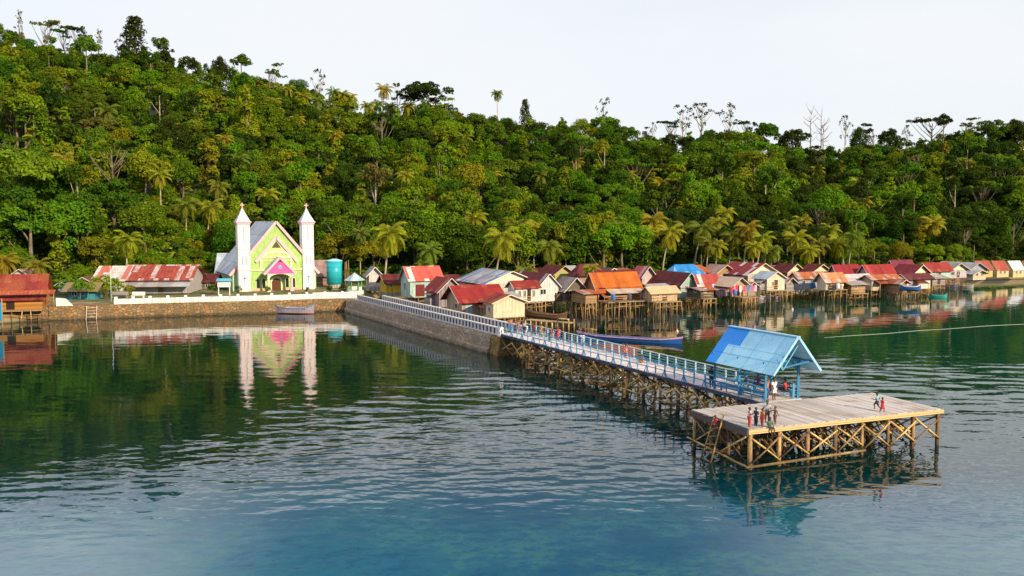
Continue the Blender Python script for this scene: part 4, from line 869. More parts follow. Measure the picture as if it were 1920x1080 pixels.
house('cream gabled house with a pale blue roof standing over the water', 1438, 1471, 147, 543, 522, 510, xa=1413, wall=(.80, .68, .52), roof=PBL, rust=0, oh=.4, wins=(('f', 1.3, .5, .5, .8, (.5, .42, .34)), ('l', 2, .8, .5, .7)), deck_front=.8)
house('first maroon roofed house with cream gable right of the pale blue roof', 1476, 1504, 168, 530, 508, 495, xa=1450, wall=(.6, .5, .4), roof=MAR, gwall=(.76, .6, .4), bottom=-.5)
house('second maroon roofed house with cream gable right of the pale blue roof', 1520, 1556, 166, 530, 510, 496, xa=1500, wall=(.6, .5, .42), roof=MAR, gwall=(.78, .62, .42), bottom=-.5)
house('grey blue plank house with a blue door and rusty awning', 1497, 1546, 156, 541, 520, 511, xa=1488, ridge='x', wallmat=planks((.34, .34, .40), False), roof=RUST, patch=.45, rust=.35, oh=.5, doors=(('f', 3.4, .9, 1.6, (.02, .15, .45)),), wins=(('f', 1.2, .8, .7, .7),))
house('small cream house with dark doorway and rusty orange roof over the water', 1548, 1582, 151, 542, 524, 512, xa=1540, ridge='x', wall=(.82, .70, .54), roof=((.55, .25, .12), (.5, .42, .36), (.4, .14, .05)), rust=.35, patch=.3, doors=(('f', 1.5, .7, 1.5, (.06, .03, .03)),), wins=(('f', .6, .45, .6, .7, (.5, .4, .3)), ('f', 2.4, .45, .6, .7, (.5, .4, .3))), deck_front=.8)
house('plain dark red ridge roof behind the small cream house', 1572, 1614, 163, 536, 517, 497, xa=1552, ridge='x', wallmat=GYW, roof=((.26, .02, .03), (.3, .05, .05), (.3, .06, .04)), oh=.5, patch=.05)
house('shabby grey purple stilt house with a whitish sheet roof', 1586, 1632, 157, 546, 523, 515, xa=1578, ridge='x', wallmat=PUR, roof=((.55, .50, .50), (.5, .44, .42), (.42, .28, .2)), patch=.3, rust=.1)
house('dark red roofed house with a grey side gable near the blue moored boat', 1632, 1680, 163, 540, 519, 497, xa=1606, ridge='x', wallmat=planks((.36, .34, .36), False), roof=((.28, .025, .03), (.36, .07, .06), (.44, .12, .05)), patch=.12, rust=.2, oh=.5)
house('cream fronted lean-to under a rusty sheet beside the blue moored boat', 1634, 1684, 156, 543, 522, 516, xa=1628, ridge='x', wall=(.66, .52, .38), roof=RUST, patch=.4, rust=.3, doors=(('f', 2.6, .9, 1.5, (.2, .13, .12)),))
house('purple maroon roof standing highest behind the right end of the village', 1678, 1712, 182, 528, 503, 488, xa=1664, ridge='x', wallmat=PUR, roof=((.18, .03, .06), (.22, .06, .08), (.2, .05, .05)), bottom=-.3)
house('maroon house with a lit cream gable left of the mint walled house', 1712, 1738, 164, 528, 510, 497, xa=1676, wall=(.7, .58, .44), roof=((.20, .025, .04), (.25, .05, .06), (.3, .07, .05)), gwall=(.82, .68, .5))
house('low white house with a weathered front right of the blue moored boat', 1700, 1744, 159, 541, 521, 514, xa=1692, ridge='x', wall=(.78, .70, .62), roof=MAR, wins=(('f', 3.4, .6, .6, .7),), doors=(('f', 1.0, .8, 1.5, (.3, .24, .3)),))
house('mint walled stilt house with a bright red roof at the right', 1740, 1782, 172, 521, 505, 493, xa=1732, ridge='x', wall=(.48, .66, .60), roof=((.27, .03, .03), (.36, .09, .08), (.36, .11, .05)), oh=.5, wins=(('f', 2.6, .6, .7, .7),))
house('pale lilac house with a shady verandah right of the mint house', 1780, 1812, 178, 520, 506, 494, xa=1772, wall=(.55, .50, .58), roof=((.3, .28, .28), (.4, .35, .34), (.2, .1, .08)), gwall=(.72, .58, .42), wins=(('f', 1.0, 1.0, .4, .7), ('f', 2.6, 1.0, .4, .7)))
house('grey gabled house between the lilac house and the coral roofs', 1814, 1848, 188, 522, 506, 493, dd=8, wall=(.42, .44, .46), roof=((.36, .38, .40), (.4, .42, .42), (.3, .2, .15)), stilts=False)
for i, (x0, x1, lab, rf, wl) in enumerate(((1838, 1861, 'first of two coral red roofs with yellow wall at the far right shore', COR, (.70, .52, .16)), (1869, 1891, 'second coral red roof with cream yellow wall at the far right shore', COR, (.74, .58, .30)),
                                   (1899, 1920, 'white blue roofed house on the far right shore', ((.62, .66, .72), (.66, .68, .72), (.5, .5, .55)), (.7, .6, .3)), (1926, 1960, 'red roofed house cut by the right edge of the photo', RED, (.7, .62, .5)))):
    house(lab, x0, x1, 190+i*3, 519, 505.5, 489.5, xa=x0-20, ridge='x', wall=wl, roof=rf, patch=.05, rust=.05, stilts=False, oh=.2, wins=(('f', 1.2, .6, .6, .7), ('f', 2.6, .6, .6, .7)))
house('small cream gabled shack at the water in front of the grey gabled house', 1824, 1848, 183, 524, 513, 507, dd=4, wall=(.74, .58, .42), roof=GREY, stilts=False, name='hut', cat='hut')
for lab, xb_, xc_, D_, yf_, ye_, yr_, kw in (
    ('low brown shed with a rusty sheet between the mossy hut and the orange roof', 1098, 1119, 124.5, 566, 550, 544, dict(dd=4, ridge='x', wallmat=BRW, roof=RUST, patch=.4, rust=.5)),
    ('dim maroon roof filling the gap behind the white windowed house', 1006, 1040, 160, 532, 513, 503, dict(dd=6, ridge='x', wallmat=DKW, roof=MAR, stilts=False)),
    ('rust brown roof just left of the pink tin roof', 1158, 1188, 156, 532, 512, 504, dict(dd=6, ridge='x', wallmat=BRW, roof=((.25, .1, .06), (.3, .2, .17), (.32, .12, .05)), patch=.3, rust=.5, stilts=False)),
    ('small shack with a grey sheet roof below the bushy bright green shrubs', 1226, 1256, 136, 556, 540, 533, dict(dd=4, ridge='x', wallmat=PUR, roof=GREY, patch=.3, rust=.4)),
    ('open front shack with a rusty roof left of the laundry porch', 1314, 1338, 137.5, 558, 545, 539, dict(dd=3.5, ridge='x', wallmat=DKW, roof=RUST, patch=.4, rust=.5, deck_front=.7)),
    ('cream plank shed tucked between the laundry porch and the cream gabled house', 1402, 1416, 143, 552, 535, 529, dict(dd=3.5, wallmat=GYW, roof=((.34, .2, .15), (.4, .3, .26), (.3, .13, .06)), patch=.3, rust=.4)),
    ('long dark roof behind the cream gabled house', 1456, 1486, 172, 526, 507, 498, dict(dd=6, ridge='x', wallmat=DKW, roof=((.16, .05, .05), (.2, .1, .1), (.2, .08, .05)), stilts=False)),
    ('grey hut between the cream gabled house and the grey blue plank house', 1474, 1488, 153, 544, 528, 521, dict(dd=4, wallmat=GYW, roof=RUST, patch=.5, rust=.4)),
    ('brown shack with a leaning sheet roof right of the small cream house', 1596, 1622, 152.5, 549, 533, 528, dict(dd=3, ridge='x', wallmat=BRW, roof=GREY, patch=.4, rust=.6, deck_front=.7)),
    ('maroon roof squeezed behind the whitish sheet roof', 1606, 1640, 172, 528, 509, 499, dict(dd=6, ridge='x', wallmat=PUR, roof=MAR, stilts=False)),
    ('little plank hut on the water right of the cream fronted lean-to', 1686, 1700, 154.5, 546, 530, 525, dict(dd=3, wallmat=BRW, roof=RUST, patch=.4, rust=.5)),
    ('low grey boat shed below the mint walled house', 1748, 1772, 166, 533, 521, 516, dict(dd=3, ridge='x', wallmat=GYW, roof=GREY, patch=.3, rust=.5)),
    ('tin roofed kitchen shack behind the large dark red roof house', 952, 968, 122, 575, 556, 548, dict(dd=4, ridge='x', wallmat=BRW, roof=GREY, patch=.4, rust=.4)),
    ('dark roof low between the mint house and the blue striped roof', 836, 866, 150, 545, 527, 516, dict(dd=6, ridge='x', wallmat=DKW, roof=MAR, patch=.2, rust=.4, bottom=-.5))):
    house(lab, xb_, xc_, D_, yf_, ye_, yr_, **kw)
# odds and ends standing on the decks
for k, (px, D_, py, lab) in enumerate(((1150, 124.2, 563, 'blue plastic drum on the deck of the orange roofed house'), (1180, 124.2, 563, 'dark drum on the deck of the orange roofed house'), (1378, 138.2, 553, 'blue drum at the edge of the laundry porch'), (1571, 150.2, 541, 'white drum in front of the small cream house'), (1722, 158, 540, 'rusty drum in front of the low white house'))):
    p = W(px, py, D_); o = MB().tube([(0, 0, 0), (0, 0, .05), (0, 0, .8), (0, 0, .85)], [.28, .3, .3, .27], 12).build('drum', paint(((.03, .15, .45), (.06, .07, .09), (.04, .2, .5), (.7, .7, .68), (.3, .13, .07))[k], .4), None, True); o.location = p; tag(o, lab, 'drum', 'drums on the stilt decks')
# laundry on the thatched hut porch
lm = thing('laundry', 'pink, red and blue laundry hanging on the porch of the thatched stilt hut', 'laundry', hl.location, hl.rotation_euler.z)
one('line', wood(3), lm, ((-2.2, -2.3, 1.75), (hl['w']+.6, -2.3, 1.75), .015))
for k in (-2.15, hl['w']+.55): one('line_post', wood(1), lm, ((k, -2.3, -.2), (k, -2.3, 1.8), .04))
for k, cl in enumerate(((.7, .03, .12), (.65, .02, .10), (.55, .5, .5), (.75, .06, .18), (.05, .2, .45), (.6, .1, .25), (.5, .35, .5))):
    x = -2.0+k*(hl['w']+2.3)/7; wv = MB(); n = 6; h0 = rng.uniform(.8, 1.2); vs = []
    for i in range(n+1):
        for j in range(4): vs.append((x+.62*i/n*.8, -2.3+.05*math.sin(i*2.2+k)*(j/3), 1.74-h0*j/3))
    wv.add(vs, [(i*4+j, i*4+j+1, i*4+j+5, i*4+j+4) for i in range(n) for j in range(3)]).build('cloth', cloth(cl), lm, True)
# walkway deck with stilts between orange roof house and kiosk, landing stage near the jetty start
ls = thing('landing_stage', 'rough pole landing stage on stilts between the cream shed and the blue jetty', 'landing stage')
def G2(px, D, z): p = W(px, 600, D); return Vector((p.x, p.y, z))
for px0, px1, D in ((985, 1066, 112), ):
    a_, b_ = G2(px0, D+2, 1.15), G2(px1, D-2, 1.15); dv = (b_-a_).normalized(); nn = Vector((-dv.y, dv.x, 0))
    MB().slab([a_, b_, b_+nn*1.3, a_+nn*1.3], .1).build('deck', planks((.5, .36, .2), False, .25, .5), ls)
    for k in range(9):
        for s_ in (.05, 1.25):
            p = a_.lerp(b_, k/8)+nn*s_; one('stilt', wood((0, 3)[k % 2]), ls, ((p.x, p.y, -1.5), (p.x, p.y, 1.1+(.0 if k < 6 else .45)), .09))
e0, e1 = a_.lerp(b_, .8), b_; MB().bar((e0.x, e0.y, 1.62), (e1.x, e1.y, 1.62), .4, .1).build('bench', planks((.6, .45, .26), False), ls)

# ------------------------------------------------------------------ church
CO = W(519.5, 544.8, 152); CY = R(27)
ch = thing('church', 'lime green church with pink trim, two white spired towers and a pale blue roof', 'church', CO, CY)
LIME = paint((.33, .50, .15), .42); LIME2 = paint((.52, .64, .22), .3); PINK = paint((.80, .42, .46), .25); WHT = paint((.82, .77, .76), .4); HOT = paint((.86, .09, .32), .3); YEL = paint((.70, .72, .44), .35)
sl = 5.05/4.25; Az = 11.75
def gab(x): return Az-sl*abs(x)
MB().prism([(-4.5, -.4), (4.5, -.4), (4.5, gab(4.5)-.1), (0, Az-.1), (-4.5, gab(4.5)-.1)], 0, 1.3).build('facade', LIME, ch)
MB().prism([(-7.1, -.4), (7.1, -.4), (7.1, gab(7.1)-.1), (0, Az-.12), (-7.1, gab(7.1)-.1)], 1.3, 15.7).build('nave', paint((.36, .52, .30), .3), ch)
crf = roofing(((.56, .62, .70), (.62, .66, .72), (.46, .46, .48)), 'y', .25, 0.1)
for s_ in (-1, 1):
    for x0, x1, y0, nm in ((0, 4.6, -.35, 'roof'), (4.6, 7.6, 1.1, 'aisle_roof')):
        q = [Vector((s_*x0, y0, gab(x0)+.05)), Vector((s_*x1, y0, gab(x1)+.05)), Vector((s_*x1, 17.3, gab(x1)+.05)), Vector((s_*x0, 17.3, gab(x0)+.05))]
        if (q[1]-q[0]).cross(q[2]-q[0]).z < 0: q = q[::-1]
        MB().slab(q, .1).build(nm, crf, ch)
        MB().bar((s_*(x0-.0), y0-.06, gab(x0)-.02), (s_*x1, y0-.06, gab(x1)-.02), .12, .42).build('barge_board', PINK, ch)
    # inner stepped gable trim
    MB().bar((0, -.16, 9.2), (s_*3.5, -.16, 4.95), .3, .5).build('gable_trim', PINK, ch)
MB().prism([(-3.2, 5.0), (3.2, 5.0), (0, 8.9)], -.05, .05).build('gable_panel', paint((.44, .56, .20), .4), ch)
MB().prism([(-.75, 7.35), (.75, 7.35), (0, 8.45)], -.12, .07).build('gable_vent', flat((.05, .03, .03)), ch)
arc = MB(); pts = [(2.45*math.cos(a), 5.75+1.15*math.sin(a)) for a in np.linspace(math.pi, 0, 15)]
arc.prism(pts+[(2.0*math.cos(a), 5.75+.75*math.sin(a)) for a in np.linspace(0, math.pi, 15)], -.2, .2).build('arch', YEL, ch)
MB().box((0, -.12, 5.65), (5.0, .24, .2)).build('ledge', YEL, ch); MB().box((0, -.1, 3.55), (8.6, .2, .22)).build('string_course', YEL, ch)
for x in (-2.6, 2.45): MB().box((x, -.1, 4.6), (.3, .2, 1.9)).build('pilaster', YEL, ch)
def arched(x, w, h, z, y, nm, mt, fr=None):
    p = [(x-w/2, z), (x+w/2, z), (x+w/2, z+h-w/2)]+[(x+w/2*math.cos(a), z+h-w/2+w/2*math.sin(a)) for a in np.linspace(0, math.pi, 9)][1:]
    if fr: 
        k = 1.25; c_ = [((a-x)*k+x, (b-z)*(1+.12*w)+z) for a, b in p]; f_ = MB().prism(c_, y, .08).build(nm, fr, ch); MB().prism(p, y-.02, .05).build('pane' if nm == 'window' else 'panel', mt, f_); return
    MB().prism(p, y, .08).build(nm, mt, ch)
for x in (-3.15, -2.2, 1.75, 2.85): arched(x, .52, 1.55, .55, -.07, 'window', GLASS, YEL)
arched(-.1, 1.55, 2.15, 0, -.08, 'door', planks((.13, .055, .03), False, .25, .3), YEL)
pf = -2.7
for s_ in (-1, 1):
    q = [Vector((0, pf, 5.85)), Vector((s_*2.65, pf, 3.0)), Vector((s_*2.65, 0, 3.0)), Vector((0, 0, 5.85))]
    if (q[1]-q[0]).cross(q[2]-q[0]).z < 0: q = q[::-1]
    MB().slab(q, .1).build('porch_roof', roofing(((.62, .60, .62), (.66, .62, .64), (.5, .42, .42)), 'y', .2, 0.0), ch)
    MB().bar((0, pf-.07, 5.8), (s_*2.65, pf-.07, 2.95), .1, .36).build('porch_barge_board', PINK, ch)
    MB().tube([(s_*1.95, pf+.2, -.3), (s_*1.95, pf+.2, 3.1)], .2, 10).box((s_*1.95, pf+.2, .35), (.62, .62, .7)).build('column', PINK if s_ > 0 else YEL, ch)
MB().prism([(-2.45, 3.05), (2.45, 3.05), (0, 5.65)], pf+.05, .12).build('porch_gable', HOT, ch)
MB().prism([(-.6, 4.95), (.6, 4.95), (0, 5.6)], pf, .05).build('porch_apex_shade', flat((.16, .01, .05)), ch)  # dark pink triangle painting the shading at the porch gable top
pa_ = [(-2.0, 2.4)]+[(1.7*math.cos(a), 2.3+.7*math.sin(a)) for a in np.linspace(math.pi, 0, 11)]+[(2.0, 2.4), (2.0, 3.2), (-2.0, 3.2)]
MB().prism(pa_, pf+.12, .1).build('porch_arch', YEL, ch)
MB().tube([(0, pf+.06, 4.15), (0, pf-.03, 4.15)], .3, 14).build('emblem', paint((.08, .42, .46), .2), ch)
MB().box((0, -1.5, -.12), (9.0, 3.4, .3)).box((0, -3.4, -.2), (9.4, .6, .2)).build('front_step', paint((.62, .36, .26), .5), ch)
MB().box((-3.2, -.09, .22), (2.6, .14, .44)).box((2.6, -.09, .22), (3.2, .14, .44)).build('wall_base', paint((.66, .38, .26), .4), ch)
for sx in (-5.4, 5.4):
    tw = MB().box((sx, .6, 5.65), (1.95, 1.95, 12.1)).build('tower', WHT, ch); h_ = .975
    for z, o_ in ((3.6, .06), (7.2, .06)): MB().box((sx, .6, z), (2.07, 2.07, .14)).build('tower_band', PINK, tw)
    for (x, y, w, d) in ((sx, .6-h_-.01, .16, .05),): MB().box((x, y, 9.7), (.16, .06, 2.6)).build('slit_window', paint((.62, .30, .34), .2), tw)
    for dx in (-.3, .3): MB().box((sx+dx, .6-h_-.01, 5.2), (.18, .06, 1.5)).build('slit_window', paint((.62, .30, .34), .2), tw)
    for dx in (-.82, .82): MB().box((sx+dx, .6-h_-.005, 5.65), (.08, .04, 11.4)).build('pink_line', PINK, tw)
    MB().box((sx, .6-h_-.02, 1.95), (.11, .05, 1.35)).box((sx, .6-h_-.023, 2.25), (.75, .05, .11)).build('wall_cross', flat((.16, .10, .10)), tw)
    MB().box((sx, .6, 11.7), (2.5, 2.5, .2)).box((sx, .6, 11.45), (2.2, 2.2, .3)).build('cornice', PINK, tw)
    e = 1.12; sp_ = MB().add([(sx-e, .6-e, 11.8), (sx+e, .6-e, 11.8), (sx+e, .6+e, 11.8), (sx-e, .6+e, 11.8), (sx-.5, .1, 13.0), (sx+.5, .1, 13.0), (sx+.5, 1.1, 13.0), (sx-.5, 1.1, 13.0), (sx, .6, 14.2)],
        [(0, 1, 5, 4), (1, 2, 6, 5), (2, 3, 7, 6), (3, 0, 4, 7), (4, 5, 8), (5, 6, 8), (6, 7, 8), (7, 4, 8), (3, 2, 1, 0)]).build('spire', paint((.72, .66, .68), .25), ch)
    MB().box((sx, .6, 14.45), (.13, .13, .95)).box((sx, .6, 14.55), (.72, .125, .13)).build('spire_cross', PINK, sp_)
# --- around the church
tk = W(627.5, 532, 158); wt = thing('water_tank', 'tall turquoise cylindrical water tank right of the church', 'water tank', tk)
TQ = paint((.02, .36, .44), .25, .35); b = MB(); n = 20
b.tube([(0, 0, -1), (0, 0, .0)], 1.2, n).build('base', concrete((.4, .38, .33)), wt)
MB().tube([(0, 0, 0), (0, 0, 4.05)], 1.38, n).build('body', TQ, wt, True)
for k in range(5): MB().tube([(0, 0, .4+k*.85), (0, 0, .46+k*.85)], 1.41, n).build('rib', TQ, wt)
MB().tube([(0, 0, 4.05), (0, 0, 4.22), (0, 0, 4.45)], [1.42, 1.25, .35], n).build('lid', paint((.35, .62, .68), .2), wt)
for k, px in enumerate((647, 650.5, 654)):
    p = W(px, 530, 157); o = MB().tube([(0, 0, -1.5), (.03, 0, 2), (rng.uniform(-.1, .1), 0, 3.6+.2*k)], [.09, .08, .06], 6).build('pole', LOG, None, True); o.location = p
    tag(o, ('brown pole nearest to the turquoise water tank', 'middle one of three brown poles by the water tank', 'brown pole farthest from the turquoise water tank')[k], 'pole', 'brown poles beside the water tank')
gp = W(665, 545, 147); gz_ = thing('gazebo', 'green gazebo with a pale blue pointed roof at the head of the causeway', 'gazebo', gp)
gn = 6; gr = 1.15; GRN = paint((.12, .42, .12), .3)
MB().tube([(0, 0, -.6), (0, 0, .08)], 1.5, gn).build('floor', paint((.6, .58, .52), .4), gz_)
for k in range(gn):
    a = k*2*math.pi/gn+.26; a2 = (k+1)*2*math.pi/gn+.26; MB().box((gr*math.cos(a), gr*math.sin(a), .9), (.14, .14, 1.8)).build('post', GRN, gz_)
    if k != 4: MB().bar((gr*math.cos(a), gr*math.sin(a), .35), (gr*math.cos(a2), gr*math.sin(a2), .35), .08, .6).build('low_wall', WHT, gz_)
v_ = [(1.78*math.cos(k*2*math.pi/gn+.26), 1.78*math.sin(k*2*math.pi/gn+.26), 1.72) for k in range(gn)]
MB().add(v_+[(0, 0, 3.0), (0, 0, 1.74)], [(k, (k+1) % gn, gn) for k in range(gn)]+[((k+1) % gn, k, gn+1) for k in range(gn)]).build('roof', roofing(((.42, .58, .68), (.5, .62, .7), (.34, .44, .52)), 'x', .2, 0.0), gz_)
sg_ = W(420.5, 551.5, 141.5); sb = thing('notice_board', 'white notice board under a small blue roof on two white legs left of the church', 'notice board', sg_, R(8))
for x in (-.85, .85): MB().box((x, 0, .6), (.11, .11, 2.2)).build('leg', WHT, sb)
MB().box((0, -.05, 1.6), (2.0, .08, .95)).build('board', paint((.76, .70, .68), .3), sb)
MB().prism([(-1.12, 2.1), (1.12, 2.1), (1.0, 2.5), (-1.0, 2.5)], -.5, 1.0).build('roof', paint((.10, .42, .62), .3), sb)
fp = along(202, 1.5); o = MB().tube([(0, 0, 0), (.02, 0, 4), (0, 0, 5.6)], [.05, .045, .03], 6).build('pole', PALE, None, True); o.location = (fp.x, fp.y, zs-.2); tag(o, 'thin white pole at the left end of the white parapet', 'pole')
bs_ = thing('blue_screen', 'bright blue plank screen on poles cut by the left edge of the photo', 'screen')
p0 = W(-30, 602, 111); p1 = W(4, 602, 111); MB().box(((p0.x+p1.x)/2, 111, (Z(567, 111)+Z(602, 111))/2), (p1.x-p0.x, .1, Z(567, 111)-Z(602, 111))).build('panel', planks((.03, .30, .55), False, .3, .3), bs_)
for p in (p0, p1): one('stilt', LOG, bs_, ((p.x, 111.1, -1.5), (p.x, 111.1, Z(560, 111)), .08))
for px, px2, D, lab in ((247, 271, 136, 'long white bench right of the garden path by the sea wall'), (209, 240, 137, 'grey wooden bench left of the white bench by the sea wall')):
    a_, b_ = W(px, 556, D), W(px2, 556, D); bt = thing('bench', lab, 'bench', ((a_.x+b_.x)/2, D, 1.9)); w = b_.x-a_.x; mt = paint((.72, .66, .64), .4) if px > 240 else GYW
    MB().box((0, 0, .5), (w, .5, .08)).build('seat', mt, bt); MB().box((0, .25, .8), (w, .06, .45)).build('backrest', mt, bt)
    for x in (-w/2+.15, w/2-.15): MB().box((x, 0, .2), (.1, .45, .56)).build('leg', mt, bt)

# ------------------------------------------------------------------ boats and buoys
def boat(label, p, q, beam_, hh, cols, z=0.0, name='boat', seats=3, draft=.25, group='boats of the village'):
    p, q = Vector((p.x, p.y, 0)), Vector((q.x, q.y, 0)); d = (q-p); L = d.length; a = math.atan2(d.y, d.x)
    o = thing(name, label, 'boat', ((p.x+q.x)/2, (p.y+q.y)/2, z), a, group)
    n = 16; lv = [(-draft, .35), (.0, .72), (hh*.55, .92), (hh, 1.0)]
    def ring(i, lift=0):
        t = i/n*2-1; wd_ = beam_/2*max(0.02, (1-abs(t)**2.4)); sheer = hh*.95*abs(t)**4
        return t*L/2*(1.0), wd_, sheer
    def hull(l0, l1, mat, nm, off=0.0):
        vs = []
        for i in range(n+1):
            x, w_, s_ = ring(i)
            for (zz, k) in (l0, l1):
                xx = x*(1-.05*(1-(zz+draft)/(hh+draft)))
                zz2 = zz+s_*(max(0, zz)/hh)
                vs += [(xx, -w_*k-off, zz2), (xx, w_*k+off, zz2)]
        fs = []
        for i in range(n):
            b0 = i*4; fs += [(b0, b0+4, b0+6, b0+2), (b0+1, b0+3, b0+7, b0+5)]
            if l0[0] < -.01: fs.append((b0, b0+1, b0+5, b0+4))
        return MB().add(vs, fs).build(nm, mat, o, True)
    hull(lv[0], lv[1], cols[2], 'bottom'); hull(lv[1], lv[3], cols[0], 'hull'); hull((hh-.09, 1.0), (hh+.02, 1.0), cols[1], 'gunwale', .035)
    vs = []
    for i in range(n+1):
        x, w_, s_ = ring(i); vs += [(x*.95, -w_*.8, hh*.35+s_*.35), (x*.95, w_*.8, hh*.35+s_*.35)]
    MB().add(vs, [(2*i, 2*i+1, 2*i+3, 2*i+2) for i in range(n)]).build('floor', cols[3], o)
    for k in range(seats):
        t = -.6+1.2*k/max(1, seats-1); MB().box((t*L/2, 0, hh*.82), (.25, beam_*.86, .05)).build('thwart', cols[3], o)
    o['L'] = L; return o
BROWNW = planks((.30, .17, .09), True, .2, .3)
lb = boat('long slender blue boat with a lilac rim and red bottom moored beside the jetty', G(1081, 633), G(1281, 645), 1.05, .42, (paint((.02, .10, .36), .4), paint((.55, .36, .50), .4), paint((.20, .05, .035), .4), BROWNW), seats=6)
for k, x in enumerate((-.95, -.72)):
    L2 = lb['L']/2; MB().tube([(x*L2, -.35, .5), (x*L2+.1, -.3, 1.15), (x*L2+.1, .3, 1.15), (x*L2, .35, .5)], .05, 6).build('hoop', LOGP, lb)
MB().tube([(-.95*L2+.1, .0, 1.2), (-.6*L2, 0, 1.05)], .05, 6).build('pole', LOG, lb, True)
a_, b_ = W(985, 585, 117), W(1064, 595, 112)
boat('weathered brown dugout canoe drawn up on poles beside the cream shed', a_, b_, 1.0, .5, (planks((.24, .14, .09), True, .3, .4), BROWNW, flat((.14, .08, .05)), BROWNW), z=1.4, name='canoe')
boat('pale boat with blue and red stripes against the sea wall below the church', W(512, 577, 132.5), W(590, 577, 131.5), 1.5, .75, (paint((.36, .32, .38), .6), paint((.10, .16, .42), .4), paint((.45, .09, .07), .4), planks((.55, .30, .16), True, .3, .3)), z=.15, seats=4)
boat('blue boat with white rim hauled out on trestles among the stilts', W(1687, 541, 154), W(1727, 544, 152.5), 1.1, .55, (paint((.02, .12, .42), .3), WHT, paint((.05, .12, .3), .3), BROWNW), z=Z(544, 153)+.1)
for k, px in enumerate((1694, 1719)):
    p = W(px, 545, 153.2); o = MB().tube([(0, -.5, -2.8), (0, -.5, -.2)], .07, 6).tube([(0, .5, -2.8), (0, .5, -.2)], .07, 6).box((0, 0, -.22), (.14, 1.3, .12)).build('boat_trestle', LOG); o.location = (p.x, p.y, Z(544, 153)+.02)
    tag(o, ('pole trestle under the left end of the hauled out blue boat', 'pole trestle under the right end of the hauled out blue boat')[k], 'trestle', 'trestles under the blue boat')
boat('small sea green canoe afloat in front of the mint walled house', G(1742, 557), G(1776, 558), .8, .4, (paint((.03, .36, .30), .3), paint((.05, .4, .34), .3), paint((.02, .2, .18), .3), BROWNW), name='canoe')
boat('blue grey canoe at the shore below the lilac house', G(1757, 536), G(1797, 538), .9, .5, (paint((.25, .27, .42), .4), paint((.5, .5, .6), .3), paint((.3, .12, .1), .3), BROWNW), name='canoe')
boat('white and blue canoe tied under the grey blue plank house', G(1482, 550), G(1518, 551), .9, .55, (paint((.62, .66, .74), .3), WHT, paint((.08, .15, .35), .3), BROWNW), name='canoe')
boat('small yellow dinghy afloat in front of the grey blue plank house', G(1481, 557), G(1521, 558.5), 1.0, .5, (paint((.62, .40, .02), .3), paint((.75, .5, .03), .3), paint((.5, .3, .03), .3), BROWNW), name='dinghy')
boat('pale lilac canoe by the stilts of the laundry hut', G(1422, 561), G(1467, 560), .9, .45, (paint((.48, .42, .50), .4), paint((.6, .55, .55), .3), paint((.3, .2, .2), .3), BROWNW), name='canoe')
boat('thin grey canoe at the water edge in front of the coral roofs', G(1795, 539), G(1826, 540), .8, .4, (paint((.4, .38, .38), .4), paint((.5, .46, .44), .3), paint((.2, .15, .12), .3), BROWNW), name='canoe')
for px, py, cl, lab in ((1486, 581, (.8, .8, .78), 'white ball buoy in front of the grey blue plank house'), (1432, 604, (.75, .35, .25), 'orange pink buoy behind the blue shelter roof'), (1270, 622, (.8, .78, .75), 'white buoy near the bow of the long blue boat')):
    p = G(px, py); o = MB().ball((0, 0, .06), .14, 12, 8).tube([(0, 0, .22), (0, 0, .34)], .04, 6).build('buoy', paint(cl, .2), None, True); o.location = p; tag(o, lab, 'buoy', 'floating buoys')

# ------------------------------------------------------------------ vegetation
def rot_basis(nrm):
    up = np.where(np.abs(nrm[:, 2:3]) < .9, np.array([[0, 0, 1.]]), np.array([[1., 0, 0]]))
    a = np.cross(up, nrm); a /= np.linalg.norm(a, axis=1, keepdims=True); b = np.cross(nrm, a); return a, b
def leaves(cent, rad, n, size, rs, flat_=0.0, zmin=-.45, cull=None):
    """n leaf quads scattered over leaf clumps (centres, radii): returns (n*4,3) verts and a value per leaf"""
    cent = np.array(cent); rad = np.array(rad); w = rad**2/np.sum(rad**2)
    k = rs.choice(len(cent), n, p=w); d = rs.normal(size=(n, 3)); d /= np.linalg.norm(d, axis=1, keepdims=True)
    d[:, 2] = np.where(d[:, 2] < zmin, -d[:, 2], d[:, 2])
    rr = rad[k]*rs.uniform(.68, 1.08, n); p = cent[k]+d*rr[:, None]*np.array([1, 1, 1-flat_*.6])
    nm = d+rs.normal(size=(n, 3))*.45+np.array([0, 0, .35]); nm /= np.linalg.norm(nm, axis=1, keepdims=True)
    a, b = rot_basis(nm); th = rs.uniform(0, 2*math.pi, n)[:, None]; a, b = a*np.cos(th)+b*np.sin(th), -a*np.sin(th)+b*np.cos(th)
    s = size*rs.uniform(.6, 1.25, n)[:, None]
    v = np.stack([p-a*s*.5, p-b*s*.32+nm*s*.06, p+a*s*.5, p+b*s*.32+nm*s*.06], 1)
    lv = np.clip(.35*rs.uniform(size=len(cent))[k]+.65*rs.uniform(size=n), 0, 1)
    return v, lv
def quads_mesh(name, v, lv, mat, tint=None):
    n = len(v); me = bpy.data.meshes.new(name); me.vertices.add(n*4); me.vertices.foreach_set('co', v.reshape(-1).astype(np.float32))
    me.loops.add(n*4); me.loops.foreach_set('vertex_index', np.arange(n*4, dtype=np.int32)); me.polygons.add(n); me.polygons.foreach_set('loop_start', np.arange(0, n*4, 4, dtype=np.int32))
    me.update(calc_edges=True)
    a = me.attributes.new('lv', 'FLOAT', 'FACE'); a.data.foreach_set('value', lv.astype(np.float32))
    if tint is not None:
        a = me.attributes.new('tint', 'FLOAT_COLOR', 'FACE'); a.data.foreach_set('color', np.concatenate([tint, np.ones((n, 1))], 1).reshape(-1).astype(np.float32))
    me.materials.append(mat); return me
